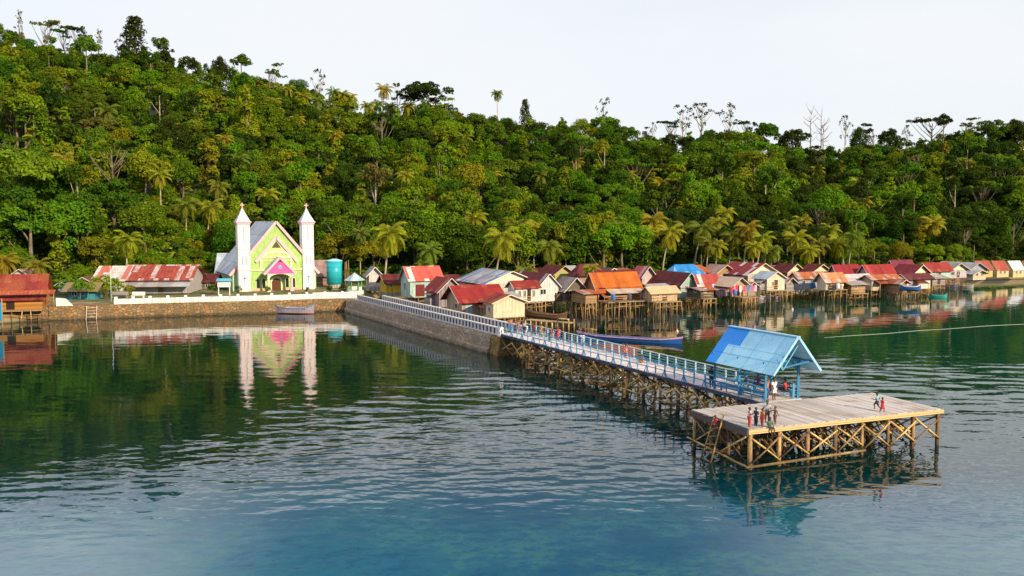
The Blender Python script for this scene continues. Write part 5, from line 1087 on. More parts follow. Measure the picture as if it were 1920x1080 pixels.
def crown_clumps(kind, rs, Ht):
    C, Rd = [], []
    def add(x, y, z, r): C.append((x, y, z)); Rd.append(r)
    if kind == 'round':
        rx, rz, zc = Ht*.40, Ht*.40, Ht*.54
        for i in range(34):
            d = rs.normal(size=3); d /= np.linalg.norm(d); d[2] = abs(d[2])*1.0 if rs.rand() < .72 else d[2]
            f = rs.uniform(.55, .95); add(d[0]*rx*f, d[1]*rx*f, zc+d[2]*rz*f, Ht*rs.uniform(.085, .16))
    elif kind == 'broad':
        rx, rz, zc = Ht*.50, Ht*.33, Ht*.58
        for i in range(40):
            d = rs.normal(size=3); d /= np.linalg.norm(d); d[2] = abs(d[2]) if rs.rand() < .7 else d[2]*.9
            f = rs.uniform(.5, 1.0); add(d[0]*rx*f, d[1]*rx*f, zc+d[2]*rz*f, Ht*rs.uniform(.07, .13))
    elif kind == 'column':
        for i in range(26):
            t = rs.uniform(.18, 1); a = rs.uniform(0, 6.28); rr = Ht*.17*math.sin(math.pi*min(1, (1.08-t)))**.6*rs.uniform(.3, 1.0)
            add(rr*math.cos(a), rr*math.sin(a), t*Ht*.92, Ht*rs.uniform(.05, .1)*(1.2-.5*t))
    elif kind == 'cone':
        for i in range(70):
            t = .1+.9*(i+rs.uniform(0, 1))/70; a = rs.uniform(0, 6.28); rr = Ht*.30*(1.05-t)**.75*rs.uniform(.45, 1.05)
            add(rr*math.cos(a), rr*math.sin(a), t*Ht*.95, Ht*rs.uniform(.045, .085))
    elif kind == 'tall':
        for i in range(17):
            d = rs.normal(size=3); d /= np.linalg.norm(d); f = rs.uniform(.5, 1); add(d[0]*Ht*.2*f, d[1]*Ht*.2*f, Ht*.82+d[2]*Ht*.13*f, Ht*rs.uniform(.045, .085))
    elif kind == 'umbrella':
        for j in range(5):
            a0, zc, r0 = rs.uniform(0, 6.28), Ht*rs.uniform(.68, .98), Ht*rs.uniform(.12, .26)
            for i in range(7):
                a = rs.uniform(0, 6.28); q = rs.uniform(0, 1)**.5*Ht*.17
                add(r0*math.cos(a0)+q*math.cos(a), r0*math.sin(a0)+q*math.sin(a), zc+rs.uniform(-.015, .02)*Ht, Ht*rs.uniform(.035, .06))
    elif kind == 'airy':
        for j in range(15):
            a, t = rs.uniform(0, 6.28), rs.uniform(.55, 1.0); r0 = Ht*.24*math.sin(math.pi*(1.12-t))**.5*rs.uniform(.3, 1.05)
            for i in range(3): add(r0*math.cos(a)+rs.uniform(-.04, .04)*Ht, r0*math.sin(a)+rs.uniform(-.04, .04)*Ht, t*Ht+rs.uniform(-.03, .03)*Ht, Ht*rs.uniform(.02, .04))
    elif kind == 'shrub':
        for i in range(14):
            d = rs.normal(size=3); d /= np.linalg.norm(d); f = rs.uniform(.4, 1); add(d[0]*Ht*.5*f, d[1]*Ht*.5*f, Ht*.5+d[2]*Ht*.38*f, Ht*rs.uniform(.14, .24))
    return np.array(C), np.array(Rd)
def trunk_mesh(kind, C, Ht, rs):
    b = MB(); r0 = Ht*(.028 if kind in ('round', 'broad', 'column') else .017)
    top = {'round': .62, 'broad': .64, 'column': .8, 'cone': .9, 'tall': .84, 'umbrella': .8, 'airy': .9, 'shrub': .4, 'bare': .95}[kind]*Ht
    bx, by = rs.uniform(-.03, .03)*Ht, rs.uniform(-.03, .03)*Ht
    P = [(0, 0, -1.2), (0, 0, 0), (bx, by, top*.5), (bx*.6, by*1.2, top)]; b.tube(P, [r0*1.5, r0*1.15, r0*.8, r0*.35], 7)
    idx = rs.permutation(len(C))[:14 if kind in ('airy', 'umbrella', 'bare') else 7]
    for i in (idx if kind in ('airy', 'umbrella', 'bare') else idx[:2]):
        c = C[i]; z0 = max(.25*top, min(top*.97, c[2]-abs(c[0])-abs(c[1])-rs.uniform(0, .1)*Ht)); f = z0/top; s_ = Vector((bx*f, by*f, z0)); e = Vector(c); md = s_.lerp(e, .55)+Vector((0, 0, -.03*Ht))
        b.tube([s_, md, e], [r0*.5, r0*.32, r0*.12], 5)
    return b.mesh('trunk', PALEBARK if kind in ('airy', 'bare') or (kind == 'tall' and rs.rand() < .3) else BARK, True, False)
SPEC = {'round': (6, 10.0, 5600, .43), 'broad': (5, 10.0, 6200, .43), 'column': (3, 10.0, 3100, .41), 'cone': (2, 14.0, 3400, .52), 'tall': (4, 14.0, 1700, .52), 'umbrella': (2, 14.0, 1100, .55), 'airy': (4, 14.0, 420, .5), 'shrub': (3, 3.0, 650, .34)}
TREES, LOW = {}, {}
for kd, (nv, Ht, nl, sz) in SPEC.items():
    TREES[kd] = []; LOW[kd] = []
    for i in range(nv):
        rs = np.random.RandomState(100+i*7+len(kd)*31); C, Rd = crown_clumps(kd, rs, Ht)
        v, lv = leaves(C, Rd, nl, sz, rs, .5 if kd in ('umbrella', 'broad') else 0)
        TREES[kd].append((quads_mesh('crown', v, lv, LEAF), trunk_mesh(kd, C, Ht, rs), Ht))
        v, lv = leaves(C, Rd, int(nl*.36), sz*1.45, rs, .5 if kd in ('umbrella', 'broad') else 0); LOW[kd].append((v, lv, Ht))
def tint_of(name, r_):
    base = {'dark green': (.032, .056, .005), 'deep green': (.058, .110, .006), 'bright green': (.110, .195, .008), 'yellow green': (.178, .220, .010), 'olive': (.098, .148, .008), 'brownish': (.16, .12, .03)}[name]
    return tuple(c*r_.uniform(.82, 1.2) for c in base)
TN = ['dark green', 'deep green', 'bright green', 'yellow green', 'olive', 'brownish']
def add_tree(kd, x, y, z, h, rz, tint, label, cat='tree', group=None, wide=1.0, name=None, i=None):
    cr, tr, Ht = TREES[kd][rng.randrange(len(TREES[kd])) if i is None else i]; s = h/Ht
    o = thing(name or {'tall': 'tall_tree', 'umbrella': 'flat_topped_tree', 'airy': 'sparse_tree', 'cone': 'conical_tree', 'column': 'slender_tree', 'shrub': 'shrub'}.get(kd, 'broadleaf_tree'), label, cat, (x, y, z), rz, group); o.scale = (s*wide, s*wide, s)
    c = link('crown' if kd != 'shrub' else 'foliage', cr, o); c.color = tuple(tint)+(1,); link('trunk' if kd != 'shrub' else 'stem', tr, o); return o
def where(px): return [l for x, l in ((140, 'the red stilt house'), (390, 'the long patched roof'), (610, 'the church'), (755, 'the turquoise tank'), (900, 'the coral red roof'), (1060, 'the blue striped roof'), (1235, 'the orange roof'), (1400, 'the blue hipped roof'), (1560, 'the pale blue roof'), (1720, 'the small cream house'), (9999, 'the coral roofs at the right')) if px < x][0]
def march(px, py, hgt):
    Y = 130.0
    while Y < 420:
        p = W(px, py, Y)
        if gz(p.x, p.y)+hgt >= p.z: return p
        Y += 1.0
    return W(px, py, interp(px, RIDGE))

# palms
def palm_meshes(seed, h, nf, L, lean):
    rs = np.random.RandomState(seed); top = Vector((lean, 0, h)); b = MB()
    b.tube([(0, 0, -1), (0, 0, 0), (lean*.25, 0, h*.4), (lean*.62, 0, h*.75), top], [.28, .22, .15, .13, .12], 7)
    tr = b.mesh('trunk', PALEBARK, True, False); V, LV = [], []; RB = MB()
    for k in range(nf):
        az = k*2.39996+rs.uniform(-.2, .2); el = R(78)-R(120)*(k/nf)**.9; Lk = L*rs.uniform(.85, 1.08); d = np.array([math.cos(az), math.sin(az), 0]); side = np.array([-math.sin(az), math.cos(az), 0])
        p = np.array(top); pts = [p.copy()]; e = el; ns = 9
        for i in range(ns):
            p = p+(d*math.cos(e)+np.array([0, 0, math.sin(e)]))*Lk/ns; e -= R(9+7*(i/ns)+(4 if k > nf*.5 else 0)); e = max(e, R(-86)); pts.append(p.copy())
        RB.tube([tuple(q) for q in pts[:8]], [.045]*3+[.03]*5, 4, False)
        for i in range(1, ns*3):
            t = i/3; i0 = min(int(t), ns-1); q = pts[i0]*(1-(t-i0))+pts[i0+1]*(t-i0); dd_ = pts[i0+1]-pts[i0]; dd_ /= np.linalg.norm(dd_)
            ll = Lk*.30*math.sin(math.pi*(.12+.86*i/(ns*3)))**.7
            for s_ in (-1, 1):
                ld_ = side*s_*.8+dd_*.55+np.array([0, 0, -.42-.25*rs.rand()]); ld_ /= np.linalg.norm(ld_); wv = np.cross(ld_, np.cross(dd_, ld_)); wv = dd_*.085*L/3
                V.append([q-wv, q+ld_*ll*.5-wv*.8, q+ld_*ll, q+ld_*ll*.5+wv*.9]); LV.append(rs.uniform(0, 1)*.6+.4*(1-k/nf))
    return quads_mesh('fronds', np.array(V), np.array(LV), LEAF), tr, RB.mesh('frond_ribs', flat((.25, .24, .05)), False, False), h
PALMS = [palm_meshes(3, 9, 24, 3.7, .9), palm_meshes(8, 9, 22, 3.6, -.6), palm_meshes(15, 9, 26, 3.5, .3), palm_meshes(21, 9, 20, 3.9, 1.6)]
def palm(px, py, D, s, label, tint=(.15, .16, .014), i=0, rz=0.0, group='coconut palms'):
    """crown centre seen at px,py; D the distance"""
    fr, tr, rb, h0 = PALMS[i]; p = W(px, py, D); z = gz(p.x, p.y); h = max(2.0, p.z-z); lean = (.9, -.6, .3, 1.6)[i]*s
    o = thing('palm_tree', label, 'palm tree', (p.x-lean*math.cos(rz), p.y-lean*math.sin(rz), z), rz, group); o.scale = (s, s, s)
    k = h/s/h0; t_ = link('trunk', tr, o); t_.scale = (1, 1, k)
    f = link('crown', fr, o, (0, 0, h0*k-h0)); f.color = tuple(c*rng.uniform(.85, 1.15) for c in tint)+(1,); link('frond_ribs', rb, f)
    return o
YL = (.25, .25, .012); GR = (.13, .17, .014)
palm(730, 440, 156, 1.18, 'tall yellow green palm leaning over the tiny white hut right of the gazebo', YL, 0, 0.0)
palm(676, 438, 172, .72, 'thin palm with a small crown behind the gazebo', (.12, .13, .02), 2, 1.0)
palm(943, 448, 158, 1.15, 'big yellow palm standing over the blue striped roof', YL, 3, .3)
palm(998, 432, 176, 1.0, 'palm just right of the big yellow palm above the striped roof', YL, 0, 2.0)
palm(966, 425, 180, .9, 'palm behind the big yellow palm above the striped roof', (.16, .16, .014), 1, 4.0)
palm(1256, 437, 182, 1.05, 'palm rising left of the blue hipped roof with its pale leaning trunk', YL, 3, .2)
palm(1213, 438, 186, .9, 'palm with drooping fronds above the pink roof', YL, 1, 1.0); palm(1316, 431, 188, 1.1, 'tall palm above the right end of the blue hipped roof', (.13, .15, .014), 3, .1)
palm(1329, 458, 183, .8, 'low palm first in the row behind the maroon and white roof', (.14, .15, .014), 1, 3.0); palm(1344, 462, 184, .85, 'low palm second in the row behind the maroon and white roof', YL, 2, .5)
palm(1374, 447, 190, .95, 'palm above the left part of the maroon and white striped roof', (.14, .15, .014), 0, .0); palm(1402, 430, 190, 1.0, 'tallest yellow palm above the maroon and white striped roof', (.24, .18, .012), 0, .2); palm(1413, 463, 184, .78, 'short palm with bright trunk at the right end of the maroon and white striped roof', YL, 2, .9)
palm(1448, 470, 190, .8, 'dark palm low behind the pale blue roof', GR, 1, 2); palm(1492, 448, 196, 1.05, 'palm with wide fronds behind the first cream gable', YL, 0, .3); palm(1516, 470, 194, .9, 'palm behind the second maroon roof with cream gable', YL, 2, 1.4); palm(1535, 458, 200, .95, 'palm right of the second cream gable', (.14, .15, .014), 1, .6); palm(1572, 455, 202, 1.0, 'last palm of the row before the bright green bushes', YL, 3, 2.5); palm(1462, 440, 204, .9, 'deep green palm high behind the pale blue roof', GR, 2, .2)
palm(985, 512, 152, .75, 'small bushy palm between the striped roof and the maroon roof', (.16, .17, .014), 1, .4); palm(1108, 506, 142, .6, 'little yellow palm in front of the pyramid maroon roof', YL, 2, 0)
palm(8, 492, 148, .85, 'yellow green palm above the ridge of the red stilt house', (.22, .2, .012), 0, 0); palm(72, 500, 146, .75, 'palm above the right end of the red stilt house', (.2, .19, .012), 1, 0); palm(48, 492, 152, .7, 'darker palm between the two palms over the red stilt house', GR, 2, 0)
palm(805, 470, 166, .9, 'palm frond clump above the coral red roof', GR, 1, 1.2); palm(795, 498, 160, .7, 'low palm with fronds touching the mint house roof', GR, 2, 4)
HP = [(569, 182), (625, 174), (643, 178), (656, 184), (595, 190), (720, 168), (732, 200), (710, 196), (512, 192), (558, 226), (932, 176), (1080, 306), (277, 314), (410, 352), (421, 262), (540, 168), (448, 300), (300, 330), (765, 200), (1015, 330), (1175, 330), (1240, 345), (1105, 290), (1395, 330), (1465, 360), (870, 260), (690, 200), (985, 425), (1150, 430), (1620, 380), (500, 365), (350, 385), (395, 390), (240, 450), (1030, 465), (1750, 420), (1190, 440), (1285, 432), (1345, 418), (1430, 448), (1475, 425), (1505, 415), (1555, 432), (1600, 445), (1225, 415), (1360, 400), (1060, 440), (1095, 415), (890, 410), (860, 380), (920, 330), (760, 330), (655, 345), (630, 255), (820, 210), (200, 210), (120, 300), (70, 260), (150, 395), (1530, 320), (1610, 345), (1680, 330), (1330, 300)]
for k, (px, py) in enumerate(HP):
    p = march(px, py, 8.5); sky_ = py < 180
    palm(px, py, p.y, rng.uniform(.85, 1.15), f"{('yellow green', 'pale green', 'golden')[k % 3]} palm {'on the skyline' if sky_ else 'half hidden among the hillside trees'} {'left' if k % 2 else 'high'} above {where(px)}" if False else
         f"{('yellow green', 'deep green', 'golden')[k % 3]} palm {'standing out on the skyline' if py < 177 else 'high among the slope trees' if py < 240 else 'midway up the slope trees' if py < 350 else 'low among the slope trees'} above {where(px)}", (YL, GR, (.27, .235, .014))[k % 3], k % 4, rng.uniform(0, 6))

# the special trees of the skyline and slope: (px, y of the top, kind, width, colour, label)
SPECIAL = [(250, 30, 'cone', 1.25, 'dark green', 'big dark conical tree standing highest on the left skyline', 22), (84, 32, 'umbrella', .75, 'olive', 'thin pale trunk with a small flat crown on the left skyline', 16), (33, 20, 'airy', .8, 'dark green', 'wispy tree at the far left end of the skyline', 9),
    (147, 47, 'umbrella', 1.3, 'dark green', 'wide umbrella shaped tree on the left skyline', 11), (118, 52, 'umbrella', 1.1, 'deep green', 'low umbrella tree left of the wide umbrella tree on the skyline', 9), (182, 56, 'airy', .9, 'dark green', 'tiny tufted tree between the umbrella tree and the conical tree', 9),
    (300, 70, 'tall', .9, 'deep green', 'tree with a long pale trunk right of the big conical tree', 20), (316, 78, 'column', 1.2, 'dark green', 'slender dark tree beside the long pale trunk', 12), (452, 101, 'tall', 1.2, 'deep green', 'tall tree rising over the vine column on the skyline', 18), (410, 104, 'round', .8, 'dark green', 'rounded tree left of the tall tree over the vine column', 10),
    (460, 155, 'column', .9, 'yellow green', 'narrow vine covered trunk hanging yellow green above the church', 22), (438, 290, 'column', .6, 'yellow green', 'thin vine draped dead trunk just above the left church tower', 12), (505, 118, 'umbrella', 1.3, 'deep green', 'flat crowned tree on the skyline above the church', 10), (598, 132, 'airy', 1.2, 'dark green', 'dark tufted tree on the skyline right above the church', 11),
    (800, 147, 'broad', 1.2, 'dark green', 'large dome shaped dark tree on the middle skyline', 16), (745, 158, 'umbrella', .8, 'dark green', 'small flat tree left of the dome shaped tree on the skyline', 9), (985, 186, 'cone', .9, 'dark green', 'pointed tree on the skyline above the blue striped roof', 13), (1131, 186, 'airy', .9, 'dark green', 'open branched tree alone on the skyline left of the dip', 13),
    (1208, 238, 'umbrella', .7, 'dark green', 'little umbrella tree in the dip of the skyline', 8), (1224, 230, 'airy', .7, 'dark green', 'faint thin tree in the dip of the skyline', 9), (1258, 224, 'umbrella', 1.2, 'dark green', 'layered flat tree right of the skyline dip', 12), (1282, 199, 'airy', 1.1, 'dark green', 'sparse leaning tree with loose tufts above the blue hipped roof', 15), (1313, 194, 'airy', 1.35, 'dark green', 'largest sparse tree with airy crown on the skyline', 17), (1371, 195, 'airy', 1.0, 'dark green', 'sparse tall tree right of the largest airy tree on the skyline', 16),
    (1400, 222, 'umbrella', 1.1, 'dark green', 'flat dark tree on the skyline above the maroon and white roof', 11), (1430, 224, 'broad', 1.0, 'deep green', 'broad tree on the skyline left of the bare trees', 13), (1585, 217, 'airy', .8, 'dark green', 'thin sparse tree right of the bare trees on the skyline', 13), (1612, 236, 'round', .8, 'dark green', 'small round tree right of the thin sparse tree', 10), (1637, 231, 'umbrella', 1.2, 'dark green', 'flat layered tree on the right skyline', 12), (1668, 235, 'broad', .9, 'dark green', 'dark broad tree right of the flat layered tree', 12),
    (1702, 235, 'airy', .9, 'dark green', 'small wispy tree left of the high right crest', 10), (1745, 216, 'umbrella', 1.5, 'dark green', 'wide tiered tree at the high right crest', 15), (1770, 211, 'tall', 1.2, 'dark green', 'tallest tree of the right crest', 18), (1812, 221, 'umbrella', 1.1, 'deep green', 'flat tree right of the tallest tree on the right crest', 13), (1856, 222, 'broad', 1.0, 'deep green', 'broad tree near the right end of the skyline', 14), (1897, 222, 'column', 1.5, 'dark green', 'slender dark tree near the right edge of the skyline', 15), (1916, 225, 'round', 1.0, 'dark green', 'round dark tree at the right edge of the skyline', 13), (1500, 240, 'tall', 1.2, 'dark green', 'tree with a long pale stem left below the bare trees', 20), (1482, 241, 'round', .8, 'dark green', 'dark round tree left of the bare trees', 12),
    (28, 165, 'tall', 1.1, 'olive', 'leftmost of the pale trunked trees high on the left slope', 18), (45, 175, 'tall', 1.1, 'yellow green', 'yellowish pale trunked tree high on the left slope', 19), (62, 195, 'tall', 1.0, 'olive', 'third pale trunked tree on the left slope', 17),
    (1118, 222, 'tall', 1.2, 'bright green', 'bright tree with a pale trunk on the slope above the orange roof', 16), (1132, 262, 'tall', 1.0, 'yellow green', 'yellowish tree with a pale trunk on the slope above the orange roof', 15), (835, 262, 'column', 1.6, 'yellow green', 'yellow leafy column shaped tree on the middle slope', 14), (1745, 305, 'round', .7, 'brownish', 'small reddish brown tree on the right slope', 8), (1735, 405, 'round', .9, 'brownish', 'pale tan tree low on the right slope', 9)]
for px, py, kd, wd_, tn, lab, h in SPECIAL:
    fy = interp(px, RIDGE); onsky = py < interp(px, SKY)+4
    if onsky:
        p = W(px, py, fy-4); z = gz(p.x, p.y); hh = max(5, p.z-z)
        if kd not in ('tall', 'airy', 'umbrella', 'cone') and hh > h*1.25: z = p.z-h*1.25; hh = h*1.25
        elif hh > h*1.7: z = p.z-h*1.7; hh = h*1.7
    else: p = march(px, py, h*.98); z = gz(p.x, p.y); hh = p.z-z
    add_tree(kd, p.x, p.y, min(z, gz(p.x, p.y)), p.z-min(z, gz(p.x, p.y)), rng.uniform(0, 6), tint_of(tn, rng), lab, group='trees of the hillside', wide=wd_*h/max(h, p.z-min(z, gz(p.x, p.y))))
BAREB = bark((.22, .13, .10))
for px, py, lab in ((1521, 207, 'reddish bare dead tree on the right skyline, left of the two'), (1541, 202, 'bare dead tree with curled branches on the right skyline, right of the two'), (1544, 238, 'short bare tree below the two dead trees on the skyline')):
    p = W(px, py, interp(px, RIDGE)-3); z = gz(p.x, p.y); h = p.z-z; rs = np.random.RandomState(px); b = MB()
    b.tube([(0, 0, -1), (.1, 0, h*.4), (-.1, .1, h*.75), (.1, 0, h)], [.28, .2, .12, .05], 6)
    for k in range(16):
        t_ = rs.uniform(.45, .95); a = rs.uniform(0, 6.28); s0 = Vector((0, 0, h*t_)); e = s0+Vector((math.cos(a)*h*.17*(1.25-t_)*1.5, math.sin(a)*h*.17, h*rs.uniform(.03, .16))); e2 = e+Vector((rs.uniform(-.6, .6), rs.uniform(-.6, .6), rs.uniform(.2, 1.3)))
        b.tube([s0, s0.lerp(e, .5)+Vector((0, 0, -.2)), e, e2], [.08, .065, .05, .03], 4)
    o = link('dead_tree', b.mesh('trunk', BAREB, True, False), None, (p.x, p.y, z)); tag(o, lab, 'tree', 'dead trees on the skyline')

# scattered forest
cand = []
sp_ = 5.1
for ix in range(-86, 98):
    for iy in range(26, 84):
        x = (ix+rng.uniform(-.48, .48))*sp_; y = (iy+rng.uniform(-.48, .48))*sp_
        px = 960+F*x/y
        if px < -480 or px > 2420: continue
        ft, rd = interp(px, FOOT), interp(px, RIDGE)
        if y < ft+1.5 or y > rd+14: continue
        s = (y-ft)/(rd-ft)
        n1 = noise.noise((x/26, y/26, 1.3)); n2 = noise.noise((x/15, y/15, 8.2))
        if 195 < px < 395 and s < .22: 
            if rng.random() < .93: continue
        q = rng.random()
        kd = 'round' if q < .50 else 'broad' if q < .66 else 'column' if q < .84 else 'tall' if q < .91 else 'umbrella' if q < .97 else 'cone'
        h = {'round': 9.5, 'broad': 9.5, 'column': 10.5, 'tall': 13.5, 'umbrella': 12.5, 'cone': 11}[kd]*rng.uniform(.62, 1.25)*(1.15 if n1 > .2 else .92)
        if s > .82: h *= .82 if kd in ('round', 'broad', 'column') else .68
        c = n2*1.2+.5*n1+rng.uniform(-.42, .42)+(.14 if px < 1050 else -.10 if px < 1500 else -.22)  # brighter left slope and dimmer right slope: light put into the tree tints
        tn = 'dark green' if c < -.24 else 'deep green' if c < .10 else 'bright green' if c < .40 else 'yellow green' if c < .58 else 'olive' if rng.random() < .93 else 'brownish'
        if kd == 'column' and rng.random() < .5: tn = 'yellow green'
        if 1215 < px < 1570 and s < .22: tn = 'dark green' if rng.random() < .7 else 'deep green'
        cand.append(dict(x=x, y=y, z=gz(x, y), px=px, s=s, kd=kd, h=h, tn=tn))
for k in range(260):                                   # low dense growth closing the crest
    px = rng.uniform(-50, 1975); rd = interp(px, RIDGE); y = rd+rng.uniform(-26, 9); x = (px-960)/F*y
    cand.append(dict(x=x, y=y, z=gz(x, y), px=px, s=.92, kd='round', h=rng.uniform(4.5, 7.5), tn=('dark green', 'deep green', 'bright green')[rng.randrange(3)]))
for k in range(150):                                   # bright scrub on the open slope left of the church
    px = rng.uniform(205, 405); ft = interp(px, FOOT); y = ft+rng.uniform(1, 30); x = (px-960)/F*y
    cand.append(dict(x=x, y=y, z=gz(x, y), px=px, s=.1, kd='round', h=rng.uniform(2.2, 4.2), tn=('bright green', 'yellow green', 'bright green', 'olive')[rng.randrange(4)]))
# big trees in front, as in the photograph
for px, D, kd, h, tn in ((18, 158, 'round', 15, 'deep green'), (60, 156, 'broad', 15, 'bright green'), (112, 160, 'round', 13.5, 'bright green'), (45, 172, 'broad', 17, 'yellow green'), (150, 164, 'round', 12.5, 'deep green'), (178, 160, 'round', 7.5, 'yellow green'), (-25, 160, 'round', 14, 'dark green'), (215, 176, 'broad', 12, 'deep green'), (95, 176, 'round', 13, 'deep green'),
                        (150, 150, 'round', 5.0, 'bright green'), (660, 180, 'round', 12, 'bright green'), (630, 186, 'broad', 14, 'deep green'), (560, 190, 'round', 11, 'deep green'), (700, 178, 'round', 10, 'deep green'), (780, 178, 'broad', 14, 'deep green'), (830, 176, 'round', 13, 'bright green'), (870, 173, 'round', 12, 'deep green'), (905, 172, 'round', 10, 'deep green'), (845, 188, 'column', 15, 'yellow green'),
                        (1040, 176, 'broad', 12, 'deep green'), (1085, 178, 'round', 12.5, 'deep green'), (1130, 178, 'broad', 13, 'bright green'), (1168, 182, 'broad', 12.5, 'bright green'), (1195, 184, 'round', 10, 'deep green'), (1010, 176, 'round', 10, 'dark green'), (1610, 206, 'round', 9, 'yellow green'), (1580, 204, 'round', 8, 'bright green'), (1640, 210, 'broad', 8, 'bright green'), (1690, 210, 'round', 7.5, 'yellow green'), (1740, 212, 'broad', 7.5, 'yellow green'), (1780, 215, 'round', 7, 'yellow green'), (1805, 217, 'round', 6.5, 'bright green')):
    p = W(px, 500, D); cand.append(dict(x=p.x, y=p.y, z=gz(p.x, p.y), px=px, s=0.05, kd=kd, h=h, tn=tn, big=1))
# what each shows: nearest first, a running skyline per column of the view
cand.sort(key=lambda c: c['y']); cov = np.full(1200, 520.0)
SPREAD = {'round': .46, 'broad': .55, 'column': .2, 'tall': .24, 'umbrella': .34, 'cone': .3}
for c in cand:
    yt = 540-F*((c['z']+c['h']-H)*cP+c['y']*sP)/(c['y']*cP); hw = F*c['h']*SPREAD[c['kd']]/c['y']
    i0, i1 = int(max(0, (c['px']-hw)/2+50)), int(min(1199, (c['px']+hw)/2+50)); c['vis'] = float(np.sum(np.clip(cov[i0:i1]-yt, 0, hw*2.2))) if i1 > i0 and -60 < c['px'] < 1985 else 0
    if i1 > i0:
        xx = (np.arange(i0, i1)-50)*2-c['px']; cov[i0:i1] = np.minimum(cov[i0:i1], yt+(1-np.sqrt(np.clip(1-(xx/hw)**2, 0, 1)))*hw*.8+hw*.25)
cand.sort(key=lambda c: -c['vis']); solo = cand[:245]; rest = [c for c in cand[245:] if c['vis'] > 4 or c['px'] < -60 or c['px'] > 1985 or rng.random() < .3]
SH_ = {'round': 'rounded', 'broad': 'spreading', 'column': 'slender', 'tall': 'tall', 'umbrella': 'flat-topped', 'cone': 'pointed'}
for c in solo:
    lvl = 'at the hill foot behind' if c['s'] < .12 else 'low on the slope above' if c['s'] < .4 else 'midway up the slope above' if c['s'] < .7 else 'high above' if c['s'] < .9 else 'near the crest above'
    szw = 'large ' if c['h'] > 11.3 else 'small ' if c['h'] < 8.2 else ''
    lab = f"{szw}{c['tn']} {SH_[c['kd']]} tree {lvl} {where(c['px'])}"
    add_tree(c['kd'], c['x'], c['y'], c['z']-.3, c['h'], rng.uniform(0, 6.28), tint_of(c['tn'], rng), lab, group='trees of the hillside')
VQ, LQ, TQ_ = [], [], []
for c in rest:
    v, lv, Ht = LOW[c['kd']][rng.randrange(len(LOW[c['kd']]))]; s = c['h']/Ht; a = rng.uniform(0, 6.28); ca, sa = math.cos(a), math.sin(a)
    Rm = np.array([[ca, -sa, 0], [sa, ca, 0], [0, 0, 1]]).T*s
    VQ.append(v@Rm+np.array([c['x'], c['y'], c['z']-.3])); LQ.append(lv); TQ_.append(np.tile(tint_of(c['tn'], rng), (len(v), 1)))
o = link('distant_wood', quads_mesh('distant_wood', np.concatenate(VQ), np.concatenate(LQ), LEAFW, np.concatenate(TQ_))); tag(o, 'dense mass of smaller jungle trees filling the hillside behind the nearer trees', 'jungle', kind='stuff')
# undergrowth
C, Rd, T = [], [], []
for k in range(14000):
    px = rng.uniform(-450, 2380) if k % 4 == 0 else rng.uniform(-40, 1960); ft = interp(px, FOOT); y = ft-5+abs(rng.gauss(0, 1))*45 if rng.random() < .75 else rng.uniform(ft, interp(px, RIDGE)); x = (px-960)/F*y
    if y > interp(px, RIDGE): continue
    C.append((x, y, gz(x, y)+rng.uniform(.1, 1.2))); Rd.append(rng.uniform(.6, 1.5)); s = (y-ft)/130
    T.append(tint_of('yellow green' if (195 < px < 400 and s < .3 and rng.random() < .7) else TN[(0, 1, 1, 2, 2, 4)[rng.randrange(6)]], rng))
C, Rd, T = np.array(C), np.array(Rd), np.array(T); rs = np.random.RandomState(4)
V, LVV, TT = [], [], []
for j in range(9):
    n = len(C); d = rs.normal(size=(n, 3)); d /= np.linalg.norm(d, axis=1, keepdims=True); d[:, 2] = np.abs(d[:, 2]); p = C+d*Rd[:, None]*.8
    nm = d+rs.normal(size=(n, 3))*.5+np.array([0, -.2, .3]); nm /= np.linalg.norm(nm, axis=1, keepdims=True); a, b = rot_basis(nm); s = rs.uniform(.5, 1.1, n)[:, None]
    V.append(np.stack([p-a*s*.5, p-b*s*.3, p+a*s*.5, p+b*s*.3], 1)); LVV.append(rs.uniform(size=n)); TT.append(T)
o = link('undergrowth', quads_mesh('undergrowth', np.concatenate(V), np.concatenate(LVV), LEAFW, np.concatenate(TT))); tag(o, 'low green undergrowth and scrub covering the hillside ground', 'undergrowth', kind='stuff')
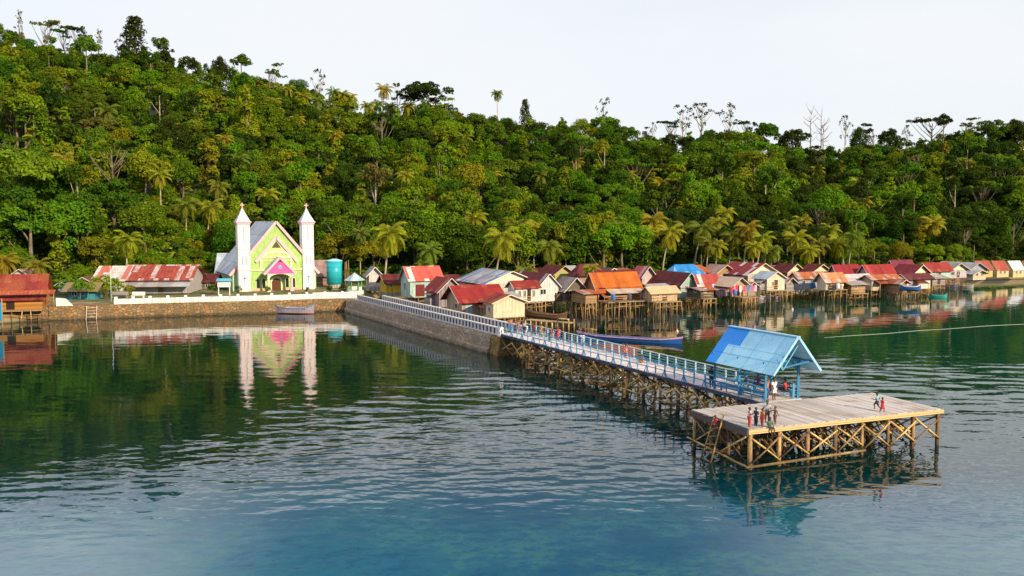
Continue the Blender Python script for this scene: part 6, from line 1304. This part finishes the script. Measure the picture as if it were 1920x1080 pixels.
# shrubs around the houses and on the shore: (px, distance, height, colour, label)
for px, D, h, tn, lab in ((150, 132, 2.4, 'bright green', 'leafy shrub spilling over the thatched shade of the turquoise hut'), (166, 131.5, 2.0, 'yellow green', 'yellow shrub right above the turquoise hut wall'), (190, 138, 3.6, 'yellow green', 'tall yellow green garden shrub by the thin white pole'), (212, 139, 3.0, 'yellow green', 'yellow garden shrub right of the thin white pole'), (196, 135, 1.8, 'brownish', 'orange garden shrub at the foot of the thin white pole'), (239, 139, 1.9, 'yellow green', 'small yellow shrub between the two benches'), (130, 138, 3.6, 'bright green', 'bushy green shrub behind the turquoise hut'),
        (447, 145, 1.3, 'deep green', 'clipped dark shrub by the foot of the left church tower'), (502, 145, 1.2, 'olive', 'clipped shrub left of the church porch'), (618, 146, 1.2, 'dark green', 'clipped shrub left of the gazebo'), (645, 144, 1.7, 'dark green', 'narrow dark shrub at the left side of the gazebo'), (575, 146, 1.0, 'deep green', 'small clipped shrub by the right church tower'), (397, 144, 1.6, 'olive', 'low shrub left of the white notice board'),
        (1222, 139, 3.4, 'bright green', 'bushy bright green shrub behind the thatched kiosk'), (1246, 140, 2.8, 'deep green', 'second bushy shrub right behind the thatched kiosk'), (1843, 193, 1.8, 'yellow green', 'low shrub in front of the first coral roof'), (1875, 196, 1.6, 'bright green', 'low shrub in front of the second coral roof'), (1905, 198, 1.8, 'olive', 'low shrub at the right shore edge'), (700, 157, 2.6, 'deep green', 'dark shrub behind the tiny white hut'), (750, 160, 3.2, 'deep green', 'dark shrub behind the little yellow house'), (855, 154, 2.8, 'bright green', 'banana like shrub right of the coral red roof'), (870, 156, 3.0, 'deep green', 'dark shrub above the dark red hipped looking roof'),
        (1690, 200, 3.6, 'bright green', 'bright bush behind the purple maroon roof'), (1735, 203, 3.4, 'yellow green', 'yellow bush behind the mint walled house'), (1785, 206, 4, 'yellow green', 'yellow bush behind the lilac house'), (1655, 198, 3.6, 'bright green', 'bright bush behind the dark red roof with grey gable')):
    p = W(px, 540, D); z = max(gz(p.x, p.y), zs if px < 660 else -5)
    if px in (150, 166): z = 2.9
    add_tree('shrub', p.x, p.y, z, h, rng.uniform(0, 6), tint_of(tn, rng), lab, 'shrub', 'shrubs of the village')
